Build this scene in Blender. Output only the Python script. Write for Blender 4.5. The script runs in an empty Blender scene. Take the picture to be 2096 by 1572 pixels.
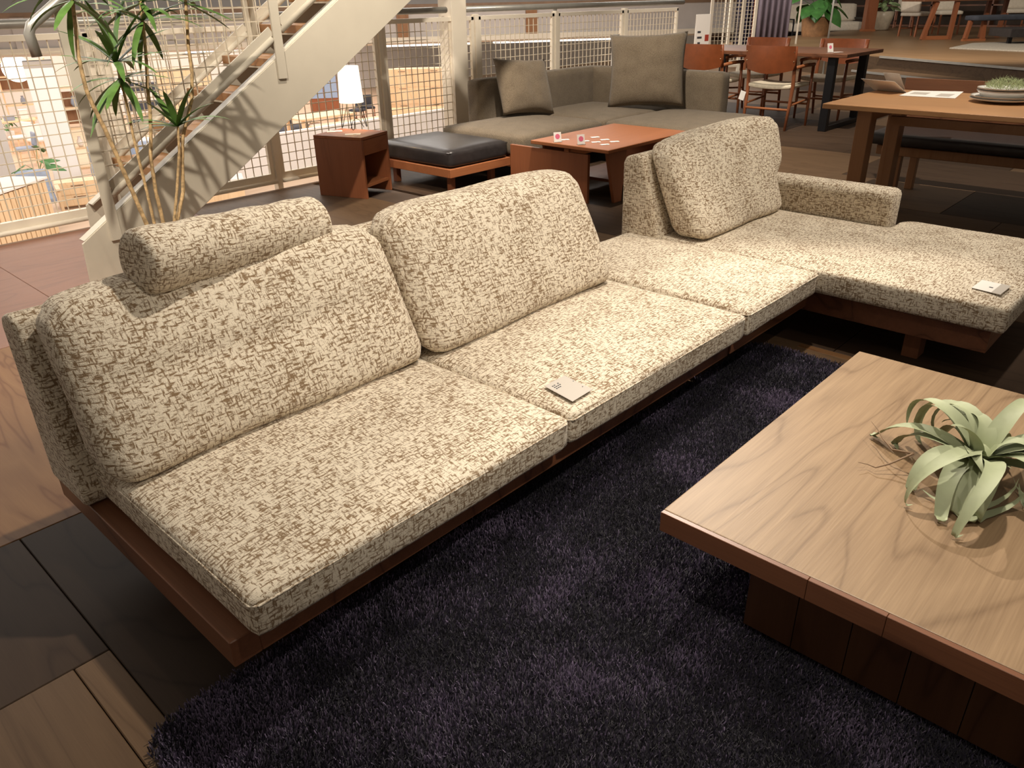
import bpy, bmesh, math, random
import numpy as np
from mathutils import Vector, Matrix, noise as mnoise

random.seed(7)
rng = np.random.default_rng(7)
scene = bpy.context.scene
col = scene.collection
V3 = Vector

# ------------------------------------------------------------------ camera
# world axes: X along the long sofa (to the upper right of the picture), Y towards its back, Z up, metres
CAMP = np.array([-0.4440, -1.0770, 1.276])
_pit, _rol, _yaw, FPX = 0.4648, -0.0203, 0.8145, 1577.7
_fw = np.array([0, math.cos(_pit), -math.sin(_pit)]); _r = np.array([1., 0, 0]); _u = np.cross(_r, _fw)
_c, _s = math.cos(_rol), math.sin(_rol)
_M = np.array([[math.cos(_yaw), math.sin(_yaw), 0], [-math.sin(_yaw), math.cos(_yaw), 0], [0, 0, 1.]])
CR, CU, CF = _M @ (_c * _r + _s * _u), _M @ (-_s * _r + _c * _u), _M @ _fw
def ray(px, py): return CF + (px - 1048) / FPX * CR - (py - 786) / FPX * CU
def fl(px, py, z=0.0):                       # photo pixel -> point on a level plane
    d = ray(px, py); return V3(CAMP + d * ((z - CAMP[2]) / d[2]))
def at_y(px, py, y):                         # photo pixel -> point on the upright plane Y = y
    d = ray(px, py); return V3(CAMP + d * ((y - CAMP[1]) / d[1]))
cam_d = bpy.data.cameras.new('camera'); cam = bpy.data.objects.new('camera', cam_d); col.objects.link(cam)
cam_d.sensor_fit = 'HORIZONTAL'; cam_d.sensor_width = 36; cam_d.lens = FPX / 2096 * 36; cam_d.clip_end = 200
cam.matrix_world = Matrix(((CR[0], CU[0], -CF[0], CAMP[0]), (CR[1], CU[1], -CF[1], CAMP[1]), (CR[2], CU[2], -CF[2], CAMP[2]), (0, 0, 0, 1)))
scene.camera = cam

# ------------------------------------------------------------------ world, exposure, shop lights
w = bpy.data.worlds.new('world'); scene.world = w; w.use_nodes = True
w.node_tree.nodes['Background'].inputs[0].default_value = (1.0, 0.86, 0.70, 1)
w.node_tree.nodes['Background'].inputs[1].default_value = 0.19
vs = scene.view_settings
vs.view_transform = 'Standard'; vs.look = 'None'; vs.gamma = 1; vs.use_curve_mapping = False; vs.exposure = 0.0

WARM = (1.0, 0.885, 0.745)
def spot(loc, tgt, power, ang=60, blend=0.5, radius=0.04, colr=WARM):
    l = bpy.data.lights.new('ceiling_spot', 'SPOT'); o = bpy.data.objects.new('ceiling_spot', l); col.objects.link(o)
    l.energy = power; l.spot_size = math.radians(ang); l.spot_blend = blend; l.shadow_soft_size = radius; l.color = colr
    o.location = loc; o.rotation_euler = (V3(tgt) - V3(loc)).to_track_quat('-Z', 'Y').to_euler()
    return o
def area(loc, tgt, power, sx, sy, colr):
    l = bpy.data.lights.new('hall_fill', 'AREA'); o = bpy.data.objects.new('hall_fill', l); col.objects.link(o)
    l.shape = 'RECTANGLE'; l.size = sx; l.size_y = sy; l.energy = power; l.color = colr
    o.location = loc; o.rotation_euler = (V3(tgt) - V3(loc)).to_track_quat('-Z', 'Y').to_euler()
spot((2.0, 0.12, 3.7), (0.75, 0.36, 0.3), 400, 70, 0.6, 0.05)           # over the long sofa
spot((0.9, -2.0, 3.4), (1.2, 0.45, 0.35), 230, 44, 0.9, 0.06)           # front of the long sofa
spot((3.6, -0.6, 3.4), (3.3, 0.2, 0.4), 320, 46, 0.7, 0.05)          # over the chaise
spot((4.4, 1.6, 3.3), (1.45, -0.85, 0.3), 540, 34, 0.5, 0.03)          # low table, from beyond the chaise
spot((-0.7, -0.55, 3.3), (1.05, -1.0, 0.0), 120, 46, 0.8, 0.04)       # rug on the camera side
spot((0.1, 0.7, 3.2), (1.7, 2.9, 0.8), 430, 52, 0.6, 0.035)            # stair and tall plant
spot((2.4, 1.7, 3.4), (3.0, 4.2, 0.5), 420, 66, 0.8, 0.05)              # bedside chest
spot((3.4, 2.0, 3.3), (4.9, 3.2, 0.4), 560, 76, 0.7, 0.05)             # grey sofa corner
spot((4.9, 0.2, 3.3), (5.3, 0.4, 0.7), 320, 74, 0.7, 0.05)             # plank dining table
spot((6.3, 2.0, 3.3), (8.0, 2.9, 0.6), 420, 74, 0.7, 0.05)             # walnut dining table
spot((11.5, 2.5, 3.6), (15.0, 3.2, 0.4), 900, 90, 0.7, 0.08)          # raised stage
spot((-0.6, 2.3, 3.3), (0.15, 3.4, 0.0), 330, 66, 0.8, 0.06)           # walkway by the stair foot
area((10.0, 24.0, 0.02), (10.0, 24.0, -2.6), 2000, 26, 16, (1, 0.94, 0.89))   # broad unseen area light added to brighten the lower hall
area((6.0, 9.5, 3.4), (6.0, 10.0, -2.6), 1700, 20, 6, (1, 0.93, 0.86))       # unseen fill added above the open well, also brightens railing and stair

# ------------------------------------------------------------------ materials
MATS = {}
def new_mat(name):
    m = bpy.data.materials.new(name); m.use_nodes = True; nt = m.node_tree
    b = nt.nodes['Principled BSDF']; MATS[name] = m
    return m, nt, b
def nd(nt, t, **kw):
    n = nt.nodes.new(t)
    for k, v in kw.items(): setattr(n, k, v)
    return n
def ramp(nt, fac, stops):
    r = nd(nt, 'ShaderNodeValToRGB'); e = r.color_ramp.elements
    while len(e) < len(stops): e.new(0.5)
    for i, (p, c) in enumerate(stops):
        e[i].position = p; e[i].color = (*c, 1) if len(c) == 3 else c
    nt.links.new(fac, r.inputs[0]); return r.outputs[0]
def noise_n(nt, vec, scale, detail=3, rough=0.55, dist=0.0):
    n = nd(nt, 'ShaderNodeTexNoise'); n.inputs['Scale'].default_value = scale; n.inputs['Detail'].default_value = detail
    n.inputs['Roughness'].default_value = rough; n.inputs['Distortion'].default_value = dist
    nt.links.new(vec, n.inputs['Vector']); return n.outputs['Fac']
def mapping(nt, out, sc=(1, 1, 1), loc=(0, 0, 0), rot=(0, 0, 0)):
    m = nd(nt, 'ShaderNodeMapping'); m.inputs['Scale'].default_value = sc; m.inputs['Location'].default_value = loc; m.inputs['Rotation'].default_value = rot
    nt.links.new(out, m.inputs['Vector']); return m.outputs[0]
def math_n(nt, op, a, b=None):
    n = nd(nt, 'ShaderNodeMath', operation=op)
    for i, v in enumerate((a, b)):
        if v is None: continue
        if isinstance(v, (int, float)): n.inputs[i].default_value = v
        else: nt.links.new(v, n.inputs[i])
    return n.outputs[0]
def mix_c(nt, fac, a, b, mode='MIX'):
    n = nd(nt, 'ShaderNodeMix', data_type='RGBA', blend_type=mode)
    if isinstance(fac, (int, float)): n.inputs[0].default_value = fac
    else: nt.links.new(fac, n.inputs[0])
    for i, v in ((6, a), (7, b)):
        if isinstance(v, tuple): n.inputs[i].default_value = (*v, 1) if len(v) == 3 else v
        else: nt.links.new(v, n.inputs[i])
    return n.outputs[2]
def bump(nt, b, h, strength=0.3, dist=0.01):
    n = nd(nt, 'ShaderNodeBump'); n.inputs['Strength'].default_value = strength; n.inputs['Distance'].default_value = dist
    nt.links.new(h, n.inputs['Height']); nt.links.new(n.outputs[0], b.inputs['Normal'])
def plain(name, c, rough=0.5, metal=0.0, var=0.0, vscale=8.0, spec=0.5):
    m, nt, b = new_mat(name)
    b.inputs['Roughness'].default_value = rough; b.inputs['Metallic'].default_value = metal; b.inputs['Specular IOR Level'].default_value = spec
    if var:
        tc = nd(nt, 'ShaderNodeTexCoord'); f = noise_n(nt, tc.outputs['Object'], vscale, 4)
        lo = tuple(max(0, x * (1 - var)) for x in c); hi = tuple(min(1, x * (1 + var)) for x in c)
        nt.links.new(ramp(nt, f, [(0.3, lo), (0.7, hi)]), b.inputs['Base Color'])
    else: b.inputs['Base Color'].default_value = (*c, 1)
    return m
def weave(name, light, dark, s=1.0, thr=0.52, rough=0.95):
    m, nt, b = new_mat(name)
    uv = nd(nt, 'ShaderNodeUVMap'); uv.uv_map = 'UVMap'
    a = noise_n(nt, mapping(nt, uv.outputs[0], (46 * s, 190 * s, 1)), 1.0, 2.5, 0.6)
    c = noise_n(nt, mapping(nt, uv.outputs[0], (190 * s, 50 * s, 1), (31.7, 12.3, 4)), 1.0, 2.5, 0.6)
    fine = noise_n(nt, mapping(nt, uv.outputs[0], (420 * s, 520 * s, 1), (3, 7, 1)), 1.0, 2)
    big = noise_n(nt, mapping(nt, uv.outputs[0], (9, 9, 1)), 1.0, 2)
    mx = math_n(nt, 'MAXIMUM', a, math_n(nt, 'SUBTRACT', c, 0.015))
    mx = math_n(nt, 'ADD', mx, math_n(nt, 'MULTIPLY', math_n(nt, 'SUBTRACT', big, 0.5), 0.16))
    mx = math_n(nt, 'ADD', mx, math_n(nt, 'MULTIPLY', math_n(nt, 'SUBTRACT', fine, 0.5), 0.10))
    mid = tuple((p * 0.5 + q * 0.5) for p, q in zip(light, dark))
    cc = ramp(nt, mx, [(thr, light), (thr + 0.055, mid), (thr + 0.11, dark)])
    nt.links.new(cc, b.inputs['Base Color'])
    b.inputs['Roughness'].default_value = rough; b.inputs['Specular IOR Level'].default_value = 0.12
    b.inputs['Sheen Weight'].default_value = 0.15
    h = math_n(nt, 'SUBTRACT', fine, mx)
    bump(nt, b, h, 0.42, 0.005)
    return m
def wood(name, light, dark, axis=0, rough=0.38, ring=3.0, scale=1.0, fine=0.5, gloss=0.5, random_tone=0.0):
    m, nt, b = new_mat(name)
    tc = nd(nt, 'ShaderNodeTexCoord'); sc = [1.0, 1.0, 1.0]; sc[axis] = 0.16
    base = mapping(nt, tc.outputs['Object'], tuple(x * scale for x in sc))
    if random_tone:
        oi = nd(nt, 'ShaderNodeObjectInfo'); va = nd(nt, 'ShaderNodeVectorMath', operation='ADD')
        cm = nd(nt, 'ShaderNodeCombineXYZ'); k = math_n(nt, 'MULTIPLY', oi.outputs['Random'], 37.0)
        for i in range(3): nt.links.new(k, cm.inputs[i])
        nt.links.new(base, va.inputs[0]); nt.links.new(cm.outputs[0], va.inputs[1]); base = va.outputs[0]
    n1 = noise_n(nt, base, 2.2, 3, 0.5, 0.6)
    rings = math_n(nt, 'FRACT', math_n(nt, 'MULTIPLY', n1, ring * 3.0))
    rg = ramp(nt, rings, [(0.0, (0.05,) * 3), (0.10, (0.62,) * 3), (0.55, (0.85,) * 3), (0.93, (0.55,) * 3), (1.0, (0.05,) * 3)])
    fs = [70 * scale] * 3; fs[axis] = 3.0 * scale
    f = noise_n(nt, mapping(nt, tc.outputs['Object'], tuple(fs)), 1.0, 3)
    fs2 = [260 * scale] * 3; fs2[axis] = 7.0 * scale
    f2 = noise_n(nt, mapping(nt, tc.outputs['Object'], tuple(fs2), (5, 3, 1)), 1.0, 2)
    f = math_n(nt, 'ADD', math_n(nt, 'MULTIPLY', f, 0.5), math_n(nt, 'MULTIPLY', f2, 0.5))
    k = math_n(nt, 'ADD', math_n(nt, 'MULTIPLY', rg, 1 - fine), math_n(nt, 'MULTIPLY', f, fine))
    cc = ramp(nt, k, [(0.22, dark), (0.75, light)])
    if random_tone:
        hsv = nd(nt, 'ShaderNodeHueSaturation')
        nt.links.new(math_n(nt, 'ADD', 1 - random_tone, math_n(nt, 'MULTIPLY', oi.outputs['Random'], 2 * random_tone)), hsv.inputs['Value'])
        nt.links.new(cc, hsv.inputs['Color']); cc = hsv.outputs[0]
    nt.links.new(cc, b.inputs['Base Color'])
    b.inputs['Roughness'].default_value = rough; b.inputs['Specular IOR Level'].default_value = gloss
    bump(nt, b, f, 0.08, 0.004)
    return m
def emit(name, c, s):
    m, nt, b = new_mat(name); b.inputs['Base Color'].default_value = (*c, 1)
    b.inputs['Emission Color'].default_value = (*c, 1); b.inputs['Emission Strength'].default_value = s; return m

FAB = weave('boucle_fabric', (0.80, 0.715, 0.575), (0.255, 0.172, 0.098), 1.0, 0.500)
GREYFAB = weave('taupe_fabric', (0.215, 0.170, 0.118), (0.115, 0.088, 0.060), 2.2, 0.50)
WALNUT = wood('walnut', (0.215, 0.088, 0.042), (0.085, 0.032, 0.016), 0)
WALNUT_Y = wood('walnut_cross', (0.215, 0.088, 0.042), (0.085, 0.032, 0.016), 1)
WALNUT_Z = wood('walnut_upright', (0.235, 0.092, 0.044), (0.105, 0.040, 0.018), 2)
WALNUT_SHADED = wood('shaded_walnut_base', (0.105, 0.046, 0.022), (0.055, 0.023, 0.011), 2)  # walnut darkened to paint in the shade below the low table's top
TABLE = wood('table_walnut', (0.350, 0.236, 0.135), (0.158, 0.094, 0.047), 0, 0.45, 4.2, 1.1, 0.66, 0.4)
CHERRY = wood('cherry', (0.36, 0.135, 0.055), (0.235, 0.078, 0.030), 0, 0.5, 1.2, 1.0, 0.6, 0.25)
CHERRY_Z = wood('cherry_upright', (0.30, 0.105, 0.045), (0.20, 0.065, 0.027), 2, 0.35, 1.2, 1.0, 0.6)
OAK = wood('oak', (0.44, 0.235, 0.105), (0.32, 0.155, 0.062), 1, 0.4, 1.6, 1.0, 0.6)
OAK_Z = wood('oak_upright', (0.33, 0.165, 0.075), (0.22, 0.10, 0.042), 2, 0.4, 1.6, 1.0, 0.6)
PINE = wood('pale_pine', (0.80, 0.60, 0.38), (0.68, 0.46, 0.26), 2, 0.5, 1.5, 0.8, 0.5)
PALEFLOOR = wood('pale_floor', (0.62, 0.44, 0.30), (0.50, 0.33, 0.21), 0, 0.5, 1.5, 0.6, 0.5)
PLY = wood('plywood_floor', (0.215, 0.112, 0.048), (0.135, 0.058, 0.022), 1, 0.5, 3.2, 1.9, 0.35, 0.2, 0.12)
DARKPLY = wood('dark_stained_floor', (0.060, 0.037, 0.023), (0.036, 0.021, 0.013), 1, 0.55, 3.0, 1.6, 0.45, 0.15, 0.25)
MIDPLY = wood('brown_stained_floor', (0.120, 0.074, 0.041), (0.078, 0.046, 0.025), 1, 0.5, 3.0, 2.0, 0.55, 0.2, 0.30)
REDPLANK = wood('red_walnut_floor', (0.27, 0.118, 0.064), (0.145, 0.058, 0.030), 0, 0.42, 2.0, 2.2, 0.75, 0.4)
STAGE = wood('stage_board', (0.27, 0.165, 0.085), (0.17, 0.095, 0.045), 1, 0.4, 2, 0.8, 0.6, 0.4, 0.2)
IVORY = plain('ivory_steel', (0.58, 0.53, 0.43), 0.42, 0.0, 0.06, 3)
IVORY2 = plain('cream_steel', (0.76, 0.69, 0.57), 0.45, 0.0, 0.05, 3)
PIPE = plain('grey_pipe', (0.33, 0.32, 0.29), 0.35, 0.3, 0.08, 10)
WIRE = plain('cream_wire', (0.72, 0.64, 0.50), 0.4, 0.2)
WHITE = plain('white_paint', (0.80, 0.76, 0.72), 0.6, 0, 0.03, 2)
GREYWALL = plain('grey_wall', (0.52, 0.48, 0.45), 0.7, 0, 0.05, 2)
DARKWALL = plain('dark_wall', (0.075, 0.050, 0.035), 0.7, 0, 0.2, 3)
BEAM = plain('brown_beam', (0.23, 0.145, 0.09), 0.6, 0, 0.15, 4)
LEATHER = plain('black_leather', (0.028, 0.024, 0.024), 0.36, 0, 0.2, 25)
TANLEATHER = plain('tan_leather', (0.215, 0.058, 0.018), 0.40, 0, 0.10, 20)
BLACKSTEEL = plain('black_steel', (0.014, 0.014, 0.016), 0.4, 0.4)
BLACKWIRE = plain('black_wire', (0.02, 0.018, 0.016), 0.4, 0.6)
PAPER = plain('white_card', (0.86, 0.83, 0.78), 0.5)
GREYPAPER = plain('grey_card', (0.48, 0.44, 0.39), 0.6)
INK = plain('black_ink', (0.05, 0.05, 0.06), 0.6)
PINK = plain('pink_print', (0.72, 0.16, 0.26), 0.5)
REDINK = plain('dark_red_print', (0.38, 0.05, 0.03), 0.5)
BRASS = plain('brass_stud', (0.75, 0.6, 0.4), 0.25, 1.0)
CORD = plain('woven_cord', (0.74, 0.66, 0.50), 0.8, 0, 0.12, 40)
LEAF = plain('dracaena_leaf', (0.105, 0.21, 0.045), 0.38, 0, 0.35, 14)
BARK = plain('dracaena_bark', (0.52, 0.36, 0.18), 0.75, 0, 0.45, 60)
AIRLEAF = plain('air_plant_leaf', (0.345, 0.385, 0.235), 0.6, 0, 0.14, 12)
DRYLEAF = plain('dry_leaf_tip', (0.22, 0.14, 0.08), 0.7)
BIGLEAF = plain('broad_leaf', (0.045, 0.155, 0.030), 0.4, 0, 0.3, 6)
PALELEAF = plain('pale_variegated_leaf', (0.30, 0.42, 0.20), 0.5, 0, 0.5, 14)
TERRA = plain('terracotta', (0.235, 0.115, 0.045), 0.8, 0, 0.25, 9)
CERAMIC = plain('cream_ceramic', (0.58, 0.50, 0.38), 0.35, 0, 0.2, 6)
PLATE = plain('plate_glaze', (0.80, 0.78, 0.74), 0.18)
PLATERIM = plain('plate_rim', (0.30, 0.24, 0.17), 0.4)
MOSS = plain('moss', (0.34, 0.39, 0.20), 0.9, 0, 0.4, 40)
SOIL = plain('soil', (0.04, 0.028, 0.018), 0.95)
POTM = plain('planter', (0.20, 0.19, 0.18), 0.6)
CREAMFAB = plain('cream_cloth', (0.62, 0.55, 0.45), 0.9, 0, 0.08, 20)
BLUECLOTH = plain('blue_grey_cloth', (0.30, 0.34, 0.42), 0.9, 0, 0.15, 10)
NAVYCLOTH = plain('charcoal_cloth', (0.045, 0.05, 0.065), 0.9, 0, 0.2, 10)
CURT = plain('curtain_cloth', (0.20, 0.165, 0.205), 0.9, 0, 0.15, 5)
CURT_D = plain('navy_curtain_cloth', (0.055, 0.052, 0.095), 0.9, 0, 0.15, 5)
CURT_P = plain('salmon_curtain_cloth', (0.56, 0.20, 0.10), 0.9)
RUGBASE = plain('rug_backing', (0.012, 0.010, 0.018), 0.95)
PALERUG = plain('pale_rug_pile', (0.36, 0.32, 0.26), 0.95, 0, 0.3, 60)
BLUEPAINT = plain('blue_panel', (0.20, 0.27, 0.45), 0.6)
GLASSY = plain('screen_blue', (0.30, 0.42, 0.62), 0.3)
LIGHTSTRIP = emit('strip_lamp', (1, 0.95, 0.88), 3.0)
BULB = emit('bare_bulb', (1, 0.96, 0.90), 25.0)
SHADE = emit('lit_lamp_shade', (1.0, 0.84, 0.60), 2.2)
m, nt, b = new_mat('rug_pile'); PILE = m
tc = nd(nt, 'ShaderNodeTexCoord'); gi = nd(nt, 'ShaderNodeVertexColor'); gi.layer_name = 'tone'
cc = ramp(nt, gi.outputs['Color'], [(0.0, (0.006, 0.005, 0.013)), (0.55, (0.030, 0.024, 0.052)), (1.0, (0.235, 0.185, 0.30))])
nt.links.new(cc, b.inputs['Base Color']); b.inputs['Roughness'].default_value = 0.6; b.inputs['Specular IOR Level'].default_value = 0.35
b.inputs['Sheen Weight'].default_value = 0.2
m, nt, b = new_mat('clear_plastic'); CLEAR = m
b.inputs['Base Color'].default_value = (0.9, 0.9, 0.88, 1); b.inputs['Transmission Weight'].default_value = 0.8; b.inputs['Roughness'].default_value = 0.1

# ------------------------------------------------------------------ geometry helpers: geo = (verts, faces)
def join(*gs):
    vs_, fs_ = [], []
    for v, f in gs:
        n = len(vs_); vs_ += list(v); fs_ += [tuple(i + n for i in t) for t in f]
    return vs_, fs_
def xf(g, loc=(0, 0, 0), rot=(0, 0, 0), sc=(1, 1, 1)):
    from mathutils import Euler
    M = Matrix.Translation(loc) @ Euler(rot).to_matrix().to_4x4() @ Matrix.Diagonal((*sc, 1))
    return [tuple(M @ V3(v)) for v in g[0]], g[1]
BF = [(0, 3, 2, 1), (4, 5, 6, 7), (0, 1, 5, 4), (1, 2, 6, 5), (2, 3, 7, 6), (3, 0, 4, 7)]
def box(x0, x1, y0, y1, z0, z1):
    return [(x0, y0, z0), (x1, y0, z0), (x1, y1, z0), (x0, y1, z0), (x0, y0, z1), (x1, y0, z1), (x1, y1, z1), (x0, y1, z1)], BF
def bar(a, b_, wx, wy=None, up=(0, 0, 1)):                     # rectangular bar from a to b
    wy = wy or wx; a = V3(a); b_ = V3(b_); d = (b_ - a).normalized(); up = V3(up)
    if abs(d.dot(up)) > 0.98: up = V3((1, 0, 0))
    s = d.cross(up).normalized(); t = s.cross(d).normalized(); vs_ = []
    for p in (a, b_):
        for i, j in ((-1, -1), (1, -1), (1, 1), (-1, 1)): vs_.append(tuple(p + s * (i * wx / 2) + t * (j * wy / 2)))
    return vs_, BF
def tube(path, r, n=8, cap=True):
    path = [V3(p) for p in path]; rs = r if isinstance(r, (list, tuple)) else [r] * len(path); vs_, fs_ = [], []
    prev = None
    for i, p in enumerate(path):
        d = (path[min(i + 1, len(path) - 1)] - path[max(i - 1, 0)]).normalized()
        if prev is None: s = d.cross(V3((0, 0, 1)) if abs(d.z) < 0.9 else V3((1, 0, 0))).normalized()
        else: s = (prev - d * prev.dot(d)).normalized()
        prev = s; t = d.cross(s)
        for k in range(n):
            a = 2 * math.pi * k / n; vs_.append(tuple(p + (s * math.cos(a) + t * math.sin(a)) * rs[i]))
    for i in range(len(path) - 1):
        for k in range(n):
            fs_.append((i * n + k, i * n + (k + 1) % n, (i + 1) * n + (k + 1) % n, (i + 1) * n + k))
    if cap:
        fs_.append(tuple(range(n - 1, -1, -1))); fs_.append(tuple((len(path) - 1) * n + k for k in range(n)))
    return vs_, fs_
def lathe(prof, n=24, cap=True):                                         # prof = [(r, z), ...]
    vs_, fs_ = [], []
    for r, z in prof:
        for k in range(n):
            a = 2 * math.pi * k / n; vs_.append((r * math.cos(a), r * math.sin(a), z))
    for i in range(len(prof) - 1):
        for k in range(n): fs_.append((i * n + k, i * n + (k + 1) % n, (i + 1) * n + (k + 1) % n, (i + 1) * n + k))
    if cap: fs_.append(tuple(range(n - 1, -1, -1))); fs_.append(tuple((len(prof) - 1) * n + k for k in range(n)))
    return vs_, fs_
def prism(poly, lo, hi, axis=2):                               # polygon in the other two axes, extruded along axis
    n = len(poly); vs_ = []
    for h in (lo, hi):
        for p, q in poly: vs_.append({0: (h, p, q), 1: (p, h, q), 2: (p, q, h)}[axis])
    fs_ = [tuple(range(n - 1, -1, -1)), tuple(range(n, 2 * n))]
    for i in range(n): fs_.append((i, (i + 1) % n, n + (i + 1) % n, n + i))
    return vs_, fs_
def sstep(x): x = max(0, min(1, x)); return x * x * (3 - 2 * x)
def cushion(wx, wy, wz, r=0.035, crown=0.02, n=(22, 18, 6), seed=0, wr=0.004, fn=None, crown_bot=0.0):
    # rounded block centred on its base, top crowned, gently uneven
    vmap, vs_, fs_ = {}, [], []
    nx, ny, nz = n
    def vert(i, j, k):
        key = (i, j, k)
        if key in vmap: return vmap[key]
        def rc(i_, n_): t = i_ / n_ * 2 - 1; return math.copysign(abs(t) ** 0.85, t)
        u, v, q = rc(i, nx), rc(j, ny), rc(k, nz)
        p = V3((u * wx / 2, v * wy / 2, q * wz / 2))
        inn = V3((max(-wx / 2 + r, min(wx / 2 - r, p.x)), max(-wy / 2 + r, min(wy / 2 - r, p.y)), max(-wz / 2 + r, min(wz / 2 - r, p.z))))
        d = p - inn
        nz_ = sum(1 for c in d if abs(c) > 1e-9)
        if nz_ > 1: d = d.normalized() * min(r, d.length) if d.length > r else d
        p = inn + d
        cr = (1 - u ** 4) * (1 - v ** 4) * max(0, 1 - (abs(u) ** 2 + abs(v) ** 2) * 0.35)
        p.z += (crown if q > 0 else -crown_bot) * cr * abs(q)
        s = V3((p.x * 5 + seed * 13.1, p.y * 5 + seed * 7.7, p.z * 5))
        p += V3((mnoise.noise(s), mnoise.noise(s + V3((9, 0, 0))), mnoise.noise(s + V3((0, 9, 0))))) * wr
        if fn: p = fn(p, u, v, q)
        vmap[key] = len(vs_); vs_.append((p.x, p.y, p.z + wz / 2)); return vmap[key]
    for i in range(nx):
        for j in range(ny):
            fs_.append((vert(i, j, 0), vert(i, j + 1, 0), vert(i + 1, j + 1, 0), vert(i + 1, j, 0)))
            fs_.append((vert(i, j, nz), vert(i + 1, j, nz), vert(i + 1, j + 1, nz), vert(i, j + 1, nz)))
    for i in range(nx):
        for k in range(nz):
            fs_.append((vert(i, 0, k), vert(i + 1, 0, k), vert(i + 1, 0, k + 1), vert(i, 0, k + 1)))
            fs_.append((vert(i, ny, k), vert(i, ny, k + 1), vert(i + 1, ny, k + 1), vert(i + 1, ny, k)))
    for j in range(ny):
        for k in range(nz):
            fs_.append((vert(0, j, k), vert(0, j, k + 1), vert(0, j + 1, k + 1), vert(0, j + 1, k)))
            fs_.append((vert(nx, j, k), vert(nx, j + 1, k), vert(nx, j + 1, k + 1), vert(nx, j, k + 1)))
    return vs_, fs_
def mesh_of(name, g, mat, bevel=0.0, seg=2, smooth=False, uv=False):
    me = bpy.data.meshes.new(name); me.from_pydata([tuple(v) for v in g[0]], [], g[1]); me.update()
    if bevel > 0 or True:
        bm = bmesh.new(); bm.from_mesh(me)
        bmesh.ops.recalc_face_normals(bm, faces=bm.faces)
        if bevel > 0: bmesh.ops.bevel(bm, geom=[e for e in bm.edges if e.calc_face_angle(0) > 0.5], offset=bevel, segments=seg, profile=0.6, affect='EDGES', clamp_overlap=True)
        if uv:
            l = bm.loops.layers.uv.new('UVMap')
            for f in bm.faces:
                nn = f.normal; a = max(range(3), key=lambda i: abs(nn[i]))
                for lp in f.loops:
                    c = lp.vert.co
                    lp[l].uv = {0: (c.y + 3.3, c.z), 1: (c.x + 1.7, c.z + 5.1), 2: (c.x, c.y)}[a]
        for f in bm.faces: f.smooth = smooth
        bm.to_mesh(me); bm.free()
    if isinstance(mat, (list, tuple)):
        for m_ in mat: me.materials.append(m_)
    else: me.materials.append(mat)
    return me
def put(name, me, parent=None, loc=(0, 0, 0), rot=(0, 0, 0)):
    o = bpy.data.objects.new(name, me); col.objects.link(o)
    if parent is not None: o.parent = parent
    o.location = loc; o.rotation_euler = rot
    return o
def part(name, g, mat, parent=None, bevel=0.0, seg=2, smooth=False, uv=False, loc=(0, 0, 0), rot=(0, 0, 0)):
    return put(name, mesh_of(name, g, mat, bevel, seg, smooth, uv), parent, loc, rot)
def tag(o, label, cat, group=None):
    o['label'] = label; o['category'] = cat
    if group: o['group'] = group
    return o
def thing(name, label, cat, loc=(0, 0, 0), rz=0.0, group=None):
    o = put(name, None, None, loc, (0, 0, rz)); return tag(o, label, cat, group)
def struct(o, label=None):
    o['kind'] = 'structure'
    if label: o['label'] = label
    return o
def copy_tree(o, parent=None):
    c = o.copy(); col.objects.link(c); c.parent = parent
    for ch in list(o.children): copy_tree(ch, c)
    return c
R = math.radians

# ------------------------------------------------------------------ floor of boards, lower hall, walls
ZL = -2.6
floor = struct(put('floor', mesh_of('floor', box(-3.2, 16.5, -5.0, 4.25, -0.20, -0.018), DARKWALL)), 'upper shop floor of mismatched stained boards')
def board(x0, x1, y0, y1, mat, top=0.0):
    g = 0.0012
    cx, cy = (x0 + x1) / 2, (y0 + y1) / 2
    part('floor_board', box(x0 + g - cx, x1 - g - cx, y0 + g - cy, y1 - g - cy, -0.018, top), mat, floor, 0.002, 1, loc=(cx, cy, 0))
board(-3.2, 0.62, 2.515, 4.25, REDPLANK); board(0.62, 1.9, 2.515, 4.25, REDPLANK, -0.001); board(1.9, 2.95, 2.515, 4.25, MIDPLY)
board(-1.6, 0.65, 1.042, 2.515, PLY); board(-3.2, -1.6, 1.042, 2.515, PLY)
board(-0.138, 0.77, 0.0, 1.042, DARKPLY); board(-1.05, -0.138, 0.455, 1.042, DARKPLY); board(-0.215, -0.138, 0.0, 0.455, MIDPLY)
board(-1.05, -0.215, -0.45, 0.455, MIDPLY, 0.001); board(-3.2, -1.05, -0.45, 1.042, DARKPLY); board(-0.215, 0.77, -1.4, 0.0, DARKPLY)
board(-3.2, -0.215, -1.8, -0.45, MIDPLY); board(-3.2, 0.77, -5.0, -1.8, DARKPLY); board(-0.215, 0.77, -1.8, -1.4, DARKPLY)
board(2.402, 2.445, -1.9, 0.03, PLY, 0.0012)
xs = [0.65, 1.55, 2.45, 3.25, 4.1, 4.95, 5.75, 6.65, 7.5, 8.4, 9.3, 10.2, 11.1, 12.0, 13.8, 15.2, 16.5]
mats_cycle = [MIDPLY, DARKPLY, MIDPLY, DARKPLY, DARKPLY, MIDPLY, DARKPLY, MIDPLY, DARKPLY]
q = 0
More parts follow.
